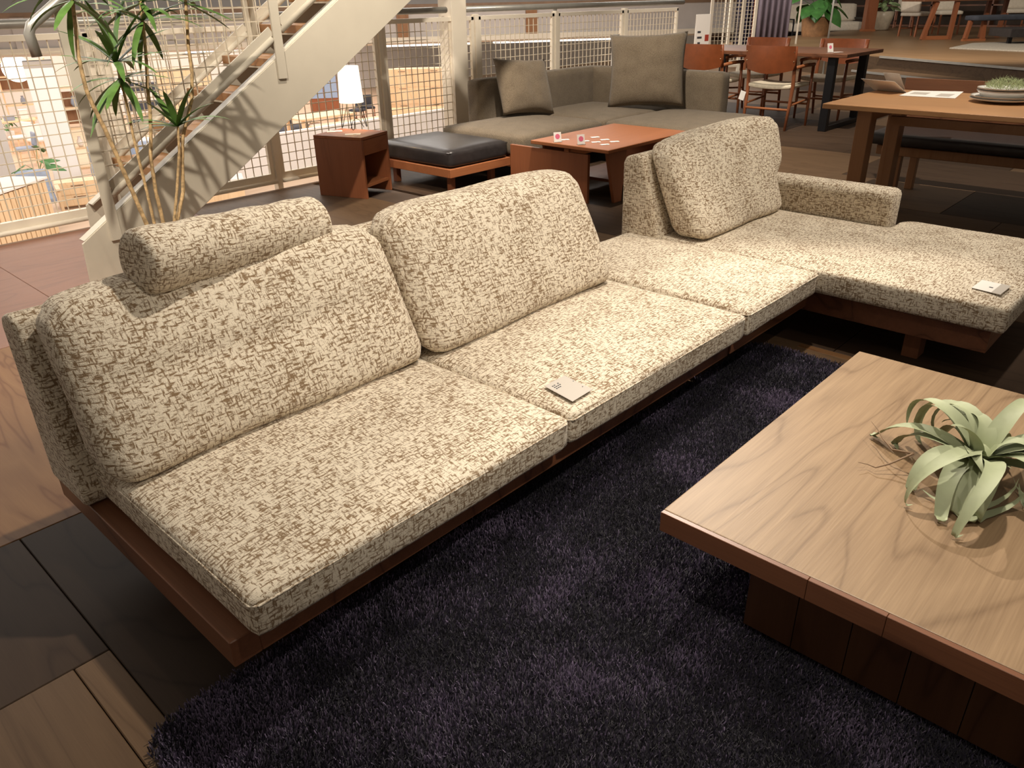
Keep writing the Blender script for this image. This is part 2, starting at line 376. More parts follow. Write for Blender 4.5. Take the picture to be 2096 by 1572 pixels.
for i in range(len(xs) - 1):
    off = 0.35 if i % 2 else 0.0
    ys = [-5.0, -3.0 + off, -1.5 + off, -0.1 + off, 1.2 + off, 2.515 if xs[i] < 2.9 else 2.6 + off]
    if xs[i] >= 2.9: ys.append(4.25)
    for j in range(len(ys) - 1):
        x0, x1 = xs[i], xs[i + 1]
        y0, y1 = ys[j], ys[j + 1]
        if x1 <= 2.5 and y0 < 1.1:
            if i == 0: x0 = 0.77 if y1 < 1.1 else 0.65
        board(x0, x1, y0, y1, mats_cycle[(q * 5 + i) % 9] if not (1.0 < y0 and x0 < 3.2) else (PLY if q % 2 else MIDPLY)); q += 1
pA, pB = fl(1432, 140), fl(1432, 78)
fx = struct(part('floor_right', prism([(8.4, 4.305), (26, 4.305), (26, pB.y), (pB.x, pB.y), (pA.x, pA.y)], -0.2, -0.001, 2), MIDPLY), 'brown floor continuing behind the end of the railing')
edge = struct(part('trim_1', box(-3.2, 16.5, 4.25, 4.30, -0.35, -0.004), BEAM, None, 0.004), 'dark timber nosing along the open edge of the upper floor')

low = struct(part('floor_lower', box(-14, 60, 4.6, 44, ZL - 0.2, ZL), PALEFLOOR), 'pale wooden floor of the lower hall beyond the railing')
struct(part('wall_low', box(6.5, 20.5, 16.25, 16.42, ZL, -1.555), WHITE, None, 0.01), 'low white partition in the lower hall')
struct(part('wall_back', box(-14, 60, 32.0, 32.2, ZL, 5), WHITE), 'white far wall of the lower hall')
struct(part('wall_left', box(-14.2, -14, 4.6, 44, ZL, 5), WHITE))
# opposite upper storey: a parapet standing at an angle across the hall
cA = fl(770, 87, 0.25); dA = V3((0.832, -0.551, 0)); nA = V3((0.551, 0.832, 0))
def skew(a0, a1, b0, b1, z0, z1, mat, name, bev=0.0, parent=None):
    g = []
    for z in (z0, z1):
        for a, b_ in ((a0, b0), (a1, b0), (a1, b1), (a0, b1)):
            p = V3((cA.x, cA.y, 0)) + dA * a + nA * b_; g.append((p.x, p.y, z))
    return part(name, (g, BF), mat, parent, bev)
pw = struct(skew(-22, 14.0, 0, 0.25, 0.36, 1.05, GREYWALL, 'wall_opposite'), 'pale parapet of the opposite upper storey')
struct(skew(-22, 14.0, -0.05, 0.30, 0.22, 0.36, IVORY2, 'trim_2'), 'cream beam under the opposite parapet')
struct(skew(-22, 14.0, -0.03, 0.28, 1.05, 1.16, BEAM, 'trim_3'), 'brown capping of the opposite parapet')
struct(skew(-22, 14.0, 2.5, 2.7, 1.1, 5.0, GREYWALL, 'wall_upper_storey'), 'pale wall above the opposite parapet')
struct(skew(-22, 14.0, 0.3, 14, 0.16, 0.22, WHITE, 'ceiling_lower'), 'white ceiling of the lower hall')
for i, a in enumerate((-13.5, -8.8, -4.4, 0.6, 4.2)):
    skew(a, a + 0.32, -0.06, 0.0, 0.36, 1.05, OAK_Z if i > 2 else GREYWALL, 'pilaster', 0, pw)
for a0, a1 in ((-5, -1.0), (0.2, 3.0), (3.4, 7.5)): skew(a0, a1, 0.6, 0.7, 0.10, 0.155, LIGHTSTRIP, 'strip_light', 0, bpy.data.objects['ceiling_lower'])
tag(skew(-9.6, -9.1, -0.12, -0.05, 0.75, 1.03, BLUEPAINT, 'notice_board'), 'small blue notice board hung on the opposite parapet behind the stair post', 'board')
struct(part('wall_far', box(26, 26.3, -8, 14, -0.2, 6), DARKWALL), 'dark wall behind the raised stage')

# raised stage on the right with a step in front
def stage_poly(off): 
    d = V3((0.5, 0.866, 0)); n_ = V3((0.866, -0.5, 0))
    a = V3((11.2, 0.45, 0)) - n_ * off; p = a - d * 6; q_ = a + d * 3.6
    return [(p.x, p.y), (25.9, p.y), (25.9, q_.y + 4), (q_.x + 2.2, q_.y + 4), (q_.x, q_.y)]
struct(part('floor_stage', prism(stage_poly(0.0), 0.0, 0.34, 2), MIDPLY), 'raised display stage with plywood front')
stg = bpy.data.objects['floor_stage']
part('stage_top', prism(stage_poly(-0.0), 0.34, 0.352, 2), STAGE, stg)
dS = V3((0.5, 0.866, 0)); nS = V3((0.866, -0.5, 0))
part('edge_strip', bar(V3((11.2, 0.45, 0.345)) - dS * 6 - nS * 0.012, V3((11.2, 0.45, 0.345)) + dS * 3.6 - nS * 0.012, 0.03, 0.03), PIPE, stg)
st = [V3((11.2, 0.45, 0)) + dS * a - nS * b_ for a, b_ in ((0.9, 0.0), (3.6, 0.0), (3.6, 0.5), (0.9, 0.5))]
stp = part('step', prism([(p.x, p.y) for p in st], 0.0, 0.17, 2), MIDPLY, stg)
part('step_nosing', bar(st[3] + V3((0, 0, 0.165)), st[2] + V3((0, 0, 0.165)), 0.02, 0.03), PIPE, stp)

# white column
colm = struct(part('wall_column', box(4.62, 4.80, 4.33, 4.50, -0.02, 4.2), IVORY2, None, 0.006), 'cream square steel column rising through the railing')

# ------------------------------------------------------------------ railing along the open edge
def wire_mesh(x0, x1, z0, z1, y, pitch=0.066, r=0.0032, slope=0.0):
    g = []; n = int(round((x1 - x0) / pitch)); m_ = int(round((z1 - z0) / pitch))
    for i in range(1, n):
        x = x0 + (x1 - x0) * i / n; g.append(bar((x, y, z0 + slope * (x - x0)), (x, y, z1), 2 * r * 0.9))
    for j in range(1, m_):
        z = z0 + (z1 - z0) * j / m_
        xe = x1 if slope == 0 else min(x1, x0 + (z - z0) / slope)
        if xe - x0 > 0.03: g.append(bar((x0, y + 2 * r, z), (xe, y + 2 * r, z), 2 * r * 0.9))
    return join(*g)
posts = [-1.75, -0.63, 0.49, 1.61, 2.735, 3.83, 4.93, 6.05, 7.22, 8.32]
words = ['far left of the picture', 'left edge of the picture', 'left edge, beside the grey bent pipe', 'foot of the stair', 'behind the stair stringer', 'behind the table lamp', 'behind the white column', 'behind the grey sofa back', 'far right end by the sign']
for i in range(len(posts) - 1):
    a, b_ = posts[i], posts[i + 1]
    if i < 1: continue
    t = thing('railing_panel', 'cream wire mesh railing panel, ' + words[i], 'railing', (a, 4.36, 0), 0, 'railing panels along the open edge')
    L = b_ - a
    part('post', box(-0.022, 0.022, -0.03, 0.03, -0.30, 1.15), IVORY2, t, 0.003)
    for x in (0.045, L - 0.045): part('frame_upright', box(x - 0.016, x + 0.016, -0.016, 0.016, 0.07, 1.13), IVORY2, t, 0.002)
    part('top_rail', box(0.029, L - 0.029, -0.016, 0.016, 1.10, 1.135), IVORY2, t, 0.002)
    part('bottom_rail', box(0.029, L - 0.029, -0.018, 0.018, 0.055, 0.105), IVORY2, t, 0.002)
    part('bottom_tube', tube([(0.024, -0.03, 0.045), (L - 0.024, -0.03, 0.045)], 0.016, 10), IVORY2, t, smooth=True)
    part('wire_mesh', wire_mesh(0.061, L - 0.061, 0.105, 1.10, 0), WIRE, t)
t = thing('handrail', 'grey steel handrail pipe on top of the mesh railing, right of the white column', 'handrail', (4.81, 4.36, 0))
part('pipe', tube([(0, 0, 1.19), (3.6, 0, 1.19)], 0.026, 14), PIPE, t, smooth=True)
part('bracket', box(1.225, 1.255, -0.012, 0.012, 1.1505, 1.17), PIPE, t)
t = thing('handrail', 'grey steel handrail pipe on top of the mesh railing, left of the white column', 'handrail', (-1.0, 4.36, 0))
part('pipe', tube([(0, 0, 1.19), (5.58, 0, 1.19)], 0.026, 14), PIPE, t, smooth=True)
part('bracket', box(3.72, 3.75, -0.012, 0.012, 1.1505, 1.17), PIPE, t)

# ------------------------------------------------------------------ steel stair
stair = thing('staircase', 'cream painted steel staircase rising to the right behind the sofa', 'staircase', (0, 0, 0))
def zu(x): return 0.256 + 0.629 * (x - 0.786)       # upper edge of the stringer
XE = 4.1
def stringer(y, nm, flip=1, dx=0.0):
    g = prism([(0.771, 0.0), (0.900, 0.0), (XE, 0.0 + 0.622 * (XE - 0.900)), (XE, zu(XE)), (0.786, 0.256)], y - 0.006, y + 0.006, 1)
    part(nm, xf(g, (dx, 0, 0)), IVORY, stair, 0.0015)
    lip = join(bar((0.80, y + 0.03 * flip, zu(0.80)), (XE, y + 0.03 * flip, zu(XE)), 0.06, 0.008), bar((0.92, y + 0.03 * flip, 0.012), (XE, y + 0.03 * flip, 0.622 * (XE - 0.900) + 0.006), 0.06, 0.008))
    part('stringer_flange', xf(lip, (dx, 0, 0)), IVORY, stair)
Y0, Y1 = 2.897, 3.72
stringer(Y0, 'stringer'); stringer(Y1, 'stringer', -1, 0.33)
for k in range(2, 12):
    x = 0.79 + k * 0.262; z = 0.165 * (k + 1)
    tr = part('tread', box(x, x + 0.27, Y0 + 0.008, Y1 - 0.008, z - 0.045, z), OAK, stair, 0.003)
    part('tread_plate', box(x, x + 0.27, Y0 + 0.008, Y1 - 0.008, z - 0.055, z - 0.0455), IVORY, tr)
for y, nm in ((Y0, 'near'), (Y1, 'far')):
    f = -1 if y == Y0 else 1; dx = 0.0 if y == Y0 else 0.33
    for x, z0 in ((0.945, 0.245), (1.995, 0.905), (3.05, 1.56)):
        x += dx
        pf = part('stair_post', box(x - 0.026, x + 0.026, y + f * 0.013 - 0.006, y + f * 0.013 + 0.006, z0, z0 + 1.05), IVORY, stair, 0.001)
        part('post_rib', box(x + 0.014, x + 0.022, y - 0.055 if f > 0 else y + 0.006, y - 0.006 if f > 0 else y + 0.055, z0 + 0.01, z0 + 1.04), IVORY, pf)
    for xa, xb in ((0.945, 1.995), (1.995, 3.05)):
        za = 0.469 + 0.651 * (xa + 0.03 - 0.993); zb = 0.469 + 0.651 * (xb - 0.03 - 0.993); xa += dx; xb += dx
        yy = y + f * 0.005
        part('lower_tube', tube([(xa + 0.03, yy, za), (xb - 0.03, yy, zb)], 0.017, 10), IVORY, stair, smooth=True)
        part('lower_flat', bar((xa + 0.03, yy, za + 0.04), (xb - 0.03, yy, zb + 0.04), 0.008, 0.045), IVORY, stair)
        sl = (zb - za) / (xb - xa - 0.06)
        g = []; n = 15
        x0, x1 = xa + 0.03, xb - 0.03
        ztop = za + 0.82
        for i in range(1, n):
            x = x0 + (x1 - x0) * i / n; zz = za + 0.06 + sl * (x - x0)
            g.append(bar((x, yy, zz), (x, yy, zz + 0.80), 0.005))
        zz = math.floor((za + 0.06) / 0.066) * 0.066
        while zz < zb + 0.80:
            xa_ = max(x0, x0 + (zz - (za + 0.86)) / sl); xb_ = min(x1, x0 + (zz - (za + 0.06)) / sl)
            if xb_ - xa_ > 0.03: g.append(bar((xa_, yy + 0.005, zz), (xb_, yy + 0.005, zz), 0.005))
            zz += 0.066
        part('wire_mesh', join(*g), WIRE, stair)
        part('upper_flat', bar((x0, yy, za + 0.88), (x1, yy, zb + 0.88), 0.008, 0.045), IVORY, stair)
part('handrail_pipe', tube([(0.802, Y0 - 0.03, 1.085), (0.795, Y0 - 0.03, 1.175), (0.81, Y0 - 0.03, 1.205), (0.95, Y0 - 0.03, 1.300), (XE - 0.5, Y0 - 0.03, 1.30 + 0.66 * (XE - 1.45))], 0.022, 14), PIPE, stair, smooth=True)

# ------------------------------------------------------------------ the long sofa (two seats)
ZB, ZS = 0.2176, 0.312
sofa = thing('sofa', 'long low sofa in cream and brown flecked weave with two back cushions', 'sofa')
def seat(name, x0, x1, y0, y1, parent, seed, z0=ZB, z1=ZS, crown=0.022):
    g = cushion(x1 - x0 - 0.004, y1 - y0, z1 - z0, 0.018, crown, (26, 24, 6), seed, 0.003)
    o = part(name, g, FAB, parent, smooth=True, uv=True, loc=((x0 + x1) / 2, (y0 + y1) / 2, z0))
    hx, hy, c_ = (x1 - x0) / 2 - 0.003, (y1 - y0) / 2 - 0.001, 0.012; zz = z1 - z0 - 0.016
    ring = [(-hx + c_, -hy, zz), (hx - c_, -hy, zz), (hx, -hy + c_, zz), (hx, hy - c_, zz), (hx - c_, hy, zz), (-hx + c_, hy, zz), (-hx, hy - c_, zz), (-hx, -hy + c_, zz), (-hx + c_, -hy, zz)]
    part('piping', tube(ring, 0.0026, 6, False), FAB, o, smooth=True, uv=True)
    return o
seat('seat_cushion', 0.0, 0.915, 0.0, 0.80, sofa, 1)
seat('seat_cushion', 0.915, 1.860, 0.0, 0.80, sofa, 2)
BACKP = [(0.925, 0.205), (0.930, 0.62), (0.918, 0.645), (0.86, 0.662), (0.832, 0.65), (0.70, 0.235), (0.71, 0.205)]
part('backrest', prism(BACKP, -0.040, 1.852, 0), FAB, sofa, 0.018, 4, True, True)
def back_cushion(parent, x0, x1, hgt, seed, groove=0.0, fn2=None, th=0.205, zb=0.322, yb=0.70, rise=0.135, top=0.62):
    # leaning wedge: thick and flat at the bottom, thinner at the top
    def fn(p, u, v, q):
        # here: x width, y height (v), z thickness (q > 0 is the front)
        if q > 0 and groove: p.z -= groove * math.exp(-((v - 0.05) / 0.15) ** 2) * (1 - u ** 6)
        e2 = max(0.0, (abs(u) - 0.72) / 0.28); p.z *= 1 - 0.20 * e2 ** 2
        if v > 0: p.y -= 0.022 * abs(u) ** 5 * v
        p.x *= 1 - 0.02 * max(0, v) ** 2
        return p
    g = cushion(x1 - x0, hgt, th, 0.05, 0.022, (34, 26, 8), seed, 0.007, fn, 0.0)
    out = []
    for x, y, z in g[0]:
        t = min(1.0, max(0.0, y / hgt + 0.5)); s_ = 1 - (1 - top) * t
        X, Y, Z = x, yb + rise * t - z * s_, y + hgt / 2
        if fn2: X, Y, Z = fn2(X, Y, Z, x / ((x1 - x0) / 2), t, z / th)
        out.append((X, Y, Z + zb))
    return part('back_cushion', (out, g[1]), FAB, parent, smooth=True, uv=True, loc=((x0 + x1) / 2, 0, 0))
back_cushion(sofa, -0.012, 0.905, 0.385, 3, 0.014)
back_cushion(sofa, 0.915, 1.835, 0.395, 4, 0.003)
# walnut base
fr = part('base_frame', join(box(-0.030, 0.030, 0.055, 0.925, 0.140, 0.203), box(0.030, 1.858, 0.055, 0.095, 0.140, 0.203), box(0.030, 1.858, 0.885, 0.925, 0.140, 0.203), box(1.80, 1.858, 0.095, 0.885, 0.140, 0.203)), WALNUT_Y, sofa, 0.002, 1)
part('seat_deck', box(0.03, 1.80, 0.095, 0.885, 0.190, 0.2165), WALNUT, sofa)
for x, y in ((0.20, 0.30), (1.66, 0.30), (0.20, 0.82), (1.66, 0.82), (0.93, 0.30), (0.93, 0.82)):
    part('leg', box(x - 0.04, x + 0.04, y - 0.03, y + 0.03, 0.0, 0.1895), WALNUT_Z, sofa, 0.002, 1)
part('support_rail', box(0.06, 1.80, 0.27, 0.33, 0.10, 0.1395), WALNUT, sofa, 0.002, 1)

# bolster headrest on the left back cushion
L_, R_ = V3((0.205, 0.715, 0.748)), V3((0.757, 0.803, 0.713))
ax = (R_ - L_); bl = ax.length
prof = [(0.002, 0)] + [(0.040 + 0.038 * math.sin(math.pi / 2 * t / 6), 0.022 * (1 - math.cos(math.pi / 2 * t / 6))) for t in range(0, 7)]
prof = prof + [(0.078 + 0.002 * math.sin(t * 1.7), 0.022 + (bl - 0.044) * t / 14) for t in range(1, 14)] + [(r, bl - z) for r, z in reversed(prof)]
bv, bf = lathe(prof, 36)
bv = [(z, y * 0.98, x) for x, y, z in bv]
me = bpy.data.meshes.new('bolster_cushion'); me.from_pydata(bv, [], bf)
bm = bmesh.new(); bm.from_mesh(me); bmesh.ops.recalc_face_normals(bm, faces=bm.faces); ul = bm.loops.layers.uv.new('UVMap')
for f in bm.faces:
    f.smooth = True; cap = abs(f.normal.x) > 0.75
    cf = f.calc_center_median(); a0 = math.atan2(cf.z, cf.y)
    for lp in f.loops:
        c = lp.vert.co; a = math.atan2(c.z, c.y)
        while a - a0 > math.pi: a -= 2 * math.pi
        while a - a0 < -math.pi: a += 2 * math.pi
        lp[ul].uv = (c.y + 2, c.z) if cap else (c.x, a * 0.078)
bm.to_mesh(me); bm.free(); me.materials.append(FAB)
bo = put('bolster_cushion', me, None, L_, (0, -math.asin(ax.z / bl), math.atan2(ax.y, ax.x)))
tag(bo, 'flecked cylindrical bolster headrest lying on top of the left back cushion', 'cushion')

# ------------------------------------------------------------------ corner seat + chaise with arm
ch = thing('chaise_sofa', 'flecked corner chaise sofa with one armrest at the right end', 'sofa', (0, 0, 0))
seat('seat_cushion', 1.870, 2.440, 0.0, 0.90, ch, 5, ZB, ZS + 0.002, 0.016)
XC0, XC1, XA0, XA1 = 2.445, 3.425, 3.245, 3.395
pol = [(XC0, -0.648), (XC1, -0.648), (XC1, -0.05), (XC1 - 0.02, 0.0), (XA0 + 0.05, 0.018), (XA0, 0.03), (XA0, 0.80), (XC0, 0.80)]
def chaise_seat():
    me = mesh_of('seat_cushion', prism(pol, ZB, ZS, 2), FAB, 0.022, 4, True, False)
    bm = bmesh.new(); bm.from_mesh(me)
    bmesh.ops.triangulate(bm, faces=[f for f in bm.faces if len(f.verts) > 4])
    for _ in range(3): bmesh.ops.subdivide_edges(bm, edges=[e for e in bm.edges if e.calc_length() > 0.06], cuts=1, use_grid_fill=True)
    bmesh.ops.triangulate(bm, faces=bm.faces)
    ul = bm.loops.layers.uv.new('UVMap')
    for v in bm.verts:
        c = v.co
        if c.z > ZS - 0.004:
            dd = min(c.x - XC0, c.y + 0.648, (XC1 if c.y < 0 else XA0) - c.x, 0.80 - c.y)
            c.z += 0.016 * sstep(max(0, dd) / 0.16) + 0.004 * mnoise.noise(V3((c.x * 4, c.y * 4, 2)))
    bm.normal_update()
    for f in bm.faces:
        f.smooth = True; nn = f.normal; a = max(range(3), key=lambda i: abs(nn[i]))
        for lp in f.loops:
            c = lp.vert.co; lp[ul].uv = {0: (c.y + 3.3, c.z), 1: (c.x + 1.7, c.z + 5.1), 2: (c.x, c.y)}[a]
    bm.to_mesh(me); bm.free(); return me
put('seat_cushion', chaise_seat(), ch)
part('backrest', prism(BACKP, 2.425, XA1, 0), FAB, ch, 0.018, 4, True, True)
part('armrest', cushion(XA1 - XA0, 0.68, 0.245, 0.03, 0.004, (8, 20, 8), 8, 0.002), FAB, ch, smooth=True, uv=True, loc=((XA0 + XA1) / 2, 0.375, 0.2175))
def over_arm(X, Y, Z, u, t, q):
    k = sstep((t - 0.36) / 0.18)
    if u > 0: X += 0.10 * k * u ** 2
    Y -= 0.075 * max(0, u) * t; Y += 0.03 * max(0, -u) * t
    Z += (0.055 * (u * 0.5 + 0.5) - 0.012) * t
    return X, Y, Z
back_cushion(ch, 2.46, 3.215, 0.395, 9, 0.003, over_arm)
part('base_frame', join(box(1.875, 2.50, 0.055, 0.095, 0.140, 0.203), box(2.50, 2.535, -0.60, 0.095, 0.120, 0.203), box(2.535, 3.38, -0.60, -0.56, 0.120, 0.203), box(3.34, 3.38, -0.56, 0.925, 0.120, 0.203), box(1.875, 3.34, 0.885, 0.925, 0.140, 0.203), box(1.875, 1.91, 0.095, 0.885, 0.140, 0.203)), WALNUT, ch, 0.002, 1)
part('seat_deck', join(box(1.91, 2.50, 0.095, 0.885, 0.19, 0.2165), box(2.535, 3.34, -0.56, 0.885, 0.19, 0.2165)), WALNUT, ch)
for x, y in ((2.0, 0.30), (2.40, 0.82), (2.62, -0.34), (3.24, -0.34), (3.24, 0.80), (2.0, 0.82)):
    part('leg', box(x - 0.04, x + 0.04, y - 0.03, y + 0.03, 0.0, 0.1895), WALNUT_Z, ch, 0.002, 1)

# price cards on the seats
def flat_card(name, pts, z, mat, label, cat, marks=(), th=0.0012, grp=None, tilt=0.0):
    c = sum((V3(p) for p in pts), V3()) / len(pts)
    g = prism([(p[0] - c.x, p[1] - c.y) for p in pts], 0, th, 2)
    o = part(name, g, mat, None, loc=(c.x, c.y, z)); tag(o, label, cat, grp)
    e0 = (V3(pts[1]) - V3(pts[0])); e1 = (V3(pts[3]) - V3(pts[0]))
    for (a0, a1, b0, b1, mm) in marks:
        q4 = [V3(pts[0]) + e0 * a + e1 * b_ - c for a, b_ in ((a0, b0), (a1, b0), (a1, b1), (a0, b1))]
        part('print', prism([(p.x, p.y) for p in q4], th, th + 0.0004, 2), mm, o)
    o.rotation_euler[0] = tilt
    return o
mk = []
for r_ in range(3):
    for c_ in range(4):
        if (r_, c_) in ((0, 3), (2, 2)): continue
        mk.append((0.16 + c_ * 0.085, 0.16 + c_ * 0.085 + 0.055, 0.66 + r_ * 0.075, 0.66 + r_ * 0.075 + 0.04, INK))
mk.append((0.86, 0.90, 0.25, 0.28, INK)); mk.append((0.90, 0.935, 0.60, 0.63, INK))
flat_card('price_card', [(0.965, 0.035, 0), (1.055, 0.038, 0), (1.072, 0.150, 0), (0.985, 0.150, 0)], 0.3235, GREYPAPER, 'grey paper price card with small black print on the middle seat', 'card', mk)
flat_card('price_card', [(2.545, -0.59, 0), (2.665, -0.595, 0), (2.675, -0.50, 0), (2.560, -0.495, 0)], 0.3245, PAPER, 'white folded price card on the chaise seat at the right edge', 'card', ((0.40, 0.48, 0.42, 0.55, INK), (0.0, 1.0, 0.0, 0.32, GREYPAPER)))

# ------------------------------------------------------------------ rug
rug = tag(put('rug', None), 'dark navy shaggy rug under the low walnut table', 'rug')
RX0, RX1, RY0, RY1, RC = -0.205, 2.315, -1.95, 0.165, 0.08
def rr(x0, x1, y0, y1, r, n=6):
    o = []
    for cx, cy, a0 in ((x1 - r, y1 - r, 0), (x0 + r, y1 - r, 90), (x0 + r, y0 + r, 180), (x1 - r, y0 + r, 270)):
        for i in range(n + 1): a = R(a0 + 90 * i / n); o.append((cx + r * math.cos(a), cy + r * math.sin(a)))
    return o
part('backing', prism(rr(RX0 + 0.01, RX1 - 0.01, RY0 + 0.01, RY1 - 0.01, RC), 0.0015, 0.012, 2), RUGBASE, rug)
N = 430000
px_ = rng.uniform(RX0, RX1, N); py_ = rng.uniform(-1.72, RY1, N)
qx = np.maximum(0, np.maximum(RX0 + RC - px_, px_ - (RX1 - RC))); qy = np.maximum(0, py_ - (RY1 - RC))
keep = np.hypot(qx, qy) < RC; px_, py_ = px_[keep], py_[keep]; N = len(px_)
gx, gy = 160, 130
gr = np.array([[mnoise.fractal(V3((i * 0.085, j * 0.085, 3.3)), 0.8, 2.0, 4) for j in range(gy)] for i in range(gx)])
gl = np.array([[mnoise.noise(V3((i * 0.045, j * 0.045, 9.3))) for j in range(gy)] for i in range(gx)])
ii = np.clip(((px_ - RX0) / (RX1 - RX0) * (gx - 1)).astype(int), 0, gx - 1); jj = np.clip(((py_ - RY0) / (RY1 - RY0) * (gy - 1)).astype(int), 0, gy - 1)
patch = gr[ii, jj]; dirn = gl[ii, jj]
hh = 0.0135 + 0.0030 * rng.standard_normal(N) + 0.004 * patch
ang = dirn * 5.0 + rng.uniform(-2.6, 2.6, N); ln = 0.003 + 0.004 * np.abs(rng.standard_normal(N))
wa = rng.uniform(0, 2 * np.pi, N); wd = 0.0017
root = np.stack([px_, py_, np.full(N, 0.010)], 1)
tip = root + np.stack([np.cos(ang) * ln, np.sin(ang) * ln, hh], 1)
tip[:, 0] = np.clip(tip[:, 0], RX0 - 0.008, RX1 + 0.008); tip[:, 1] = np.minimum(tip[:, 1], RY1 + 0.008)
wv = np.stack([np.cos(wa) * wd, np.sin(wa) * wd, np.zeros(N)], 1)
allv = np.empty((N, 4, 3)); allv[:, 0] = root - wv; allv[:, 1] = root + wv; allv[:, 2] = tip + wv * 0.55; allv[:, 3] = tip - wv * 0.55
pm = bpy.data.meshes.new('pile'); pm.vertices.add(N * 4); pm.vertices.foreach_set('co', allv.ravel())
pm.loops.add(N * 4); pm.loops.foreach_set('vertex_index', np.arange(N * 4)); pm.polygons.add(N); pm.polygons.foreach_set('loop_start', np.arange(N) * 4); pm.polygons.foreach_set('loop_total', np.full(N, 4))
pm.update()
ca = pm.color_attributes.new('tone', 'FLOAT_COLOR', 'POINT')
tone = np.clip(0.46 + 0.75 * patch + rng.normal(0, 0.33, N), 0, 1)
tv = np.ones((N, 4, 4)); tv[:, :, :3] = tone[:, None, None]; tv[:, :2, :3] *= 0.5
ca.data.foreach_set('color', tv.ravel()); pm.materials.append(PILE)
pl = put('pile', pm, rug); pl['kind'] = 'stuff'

# ------------------------------------------------------------------ low walnut table with the air plant
CT = thing('coffee_table', 'low square walnut table with thick top on the navy rug', 'table', (0.715, -0.40, 0))
TT, TL, TW = 0.317, 1.30, 1.068
part('table_top', box(0.012, TW, -TL, 0, TT - 0.047, TT), TABLE, CT, 0.0025, 2)
cuts = [0.0, 0.315, 0.455, 0.77, 0.91, TL]
for i in range(5):
    part('edge_board', box(0.0, 0.0118, -cuts[i + 1] + 0.0004, -cuts[i] - 0.0004, TT - 0.047, TT - 0.0005), WALNUT_Y, CT, 0.0008, 1)
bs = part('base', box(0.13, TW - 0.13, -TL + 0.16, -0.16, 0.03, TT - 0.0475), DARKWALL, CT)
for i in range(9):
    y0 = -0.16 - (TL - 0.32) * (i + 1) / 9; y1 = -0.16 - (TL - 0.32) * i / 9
    part('base_board', box(0.118, 0.13, y0 + 0.001, y1 - 0.001, 0.03, TT - 0.048), WALNUT_SHADED, CT)
    
ap = thing('air_plant', 'pale green curly air plant on the low walnut table', 'plant', (1.255, -0.845, TT + 0.002))
def ribbon(pts, wds, fold=0.25, up=V3((0, 0, 1))):
    vs_, fs_ = [], []; n = len(pts)
    for i, p in enumerate(pts):
        d = (pts[min(i + 1, n - 1)] - pts[max(i - 1, 0)]).normalized()
        s = d.cross(up)
        s = s.normalized() if s.length > 1e-4 else V3((1, 0, 0)); nn = s.cross(d)
        w_ = wds[i]
        vs_ += [tuple(p - s * w_ + nn * w_ * fold), tuple(p), tuple(p + s * w_ + nn * w_ * fold)]
    for i in range(n - 1):
        for k in range(2): fs_.append((i * 3 + k, i * 3 + k + 1, (i + 1) * 3 + k + 1, (i + 1) * 3 + k))
    return vs_, fs_
rl = random.Random(5)
for k in range(27):
    az = k * 2.399 + rl.uniform(-0.45, 0.45); ring = k / 26
    Lf = 0.26 + 0.16 * rl.random() if k > 4 else 0.12
    e = R(8 + 52 * (1 - ring) + rl.uniform(-16, 16)); curl = R((235 if k > 4 else 110) * rl.uniform(0.6, 1.3)); twist = rl.uniform(-1.5, 1.5)
    p = V3((0.018 * math.cos(az), 0.018 * math.sin(az), 0.050 + 0.025 * (1 - ring))); pts, wd_ = [p.copy()], []
    n = 18
    for i in range(n):
        t = i / n; a = az + twist * t; el = e - curl * t ** 1.35 
        p = p + V3((math.cos(el) * math.cos(a), math.cos(el) * math.sin(a), math.sin(el))) * (Lf / n)
        if p.z < 0.006: p.z = 0.006 + 0.002 * (i % 2)
        pts.append(p.copy())
    wd_ = [0.0235 * (1 - i / n) ** 0.75 * (0.8 + 0.2 * min(1, i / 4)) + 0.0006 for i in range(n + 1)]
    up = V3((-math.sin(az), math.cos(az), 0))
    g = ribbon(pts, wd_)
    # side vector is the horizontal tangent so the ribbon keeps facing out as it curls
    vs_, fs_ = [], []
    for i, p in enumerate(pts):
        a = az + twist * i / n; s = V3((-math.sin(a), math.cos(a), 0)); d = (pts[min(i + 1, n)] - pts[max(i - 1, 0)]).normalized(); nn = s.cross(d)
        vs_ += [tuple(p - s * wd_[i] - nn * wd_[i] * 0.35), tuple(p), tuple(p + s * wd_[i] - nn * wd_[i] * 0.35)]
    me = mesh_of('leaf', (vs_, g[1]), AIRLEAF, smooth=True); put('leaf', me, ap)
part('core', lathe([(0.004, 0.0), (0.024, 0.012), (0.032, 0.04), (0.022, 0.075), (0.006, 0.09)], 12), AIRLEAF, ap, smooth=True)
part('dry_tendril', tube([V3(p) for p in ((-0.05, 0.115, 0.045), (-0.045, 0.16, 0.035), (-0.02, 0.19, 0.04), (0.01, 0.215, 0.045), (0.025, 0.235, 0.05))], [0.003, 0.0022, 0.0016, 0.0012, 0.0006], 6), DRYLEAF, ap, smooth=True)
part('dry_tendril', tube([V3(p) for p in ((-0.05, 0.115, 0.045), (-0.085, 0.15, 0.02), (-0.105, 0.17, 0.012), (-0.10, 0.19, 0.01), (-0.115, 0.205, 0.016))], [0.0025, 0.002, 0.0015, 0.001, 0.0006], 6), DRYLEAF, ap, smooth=True)

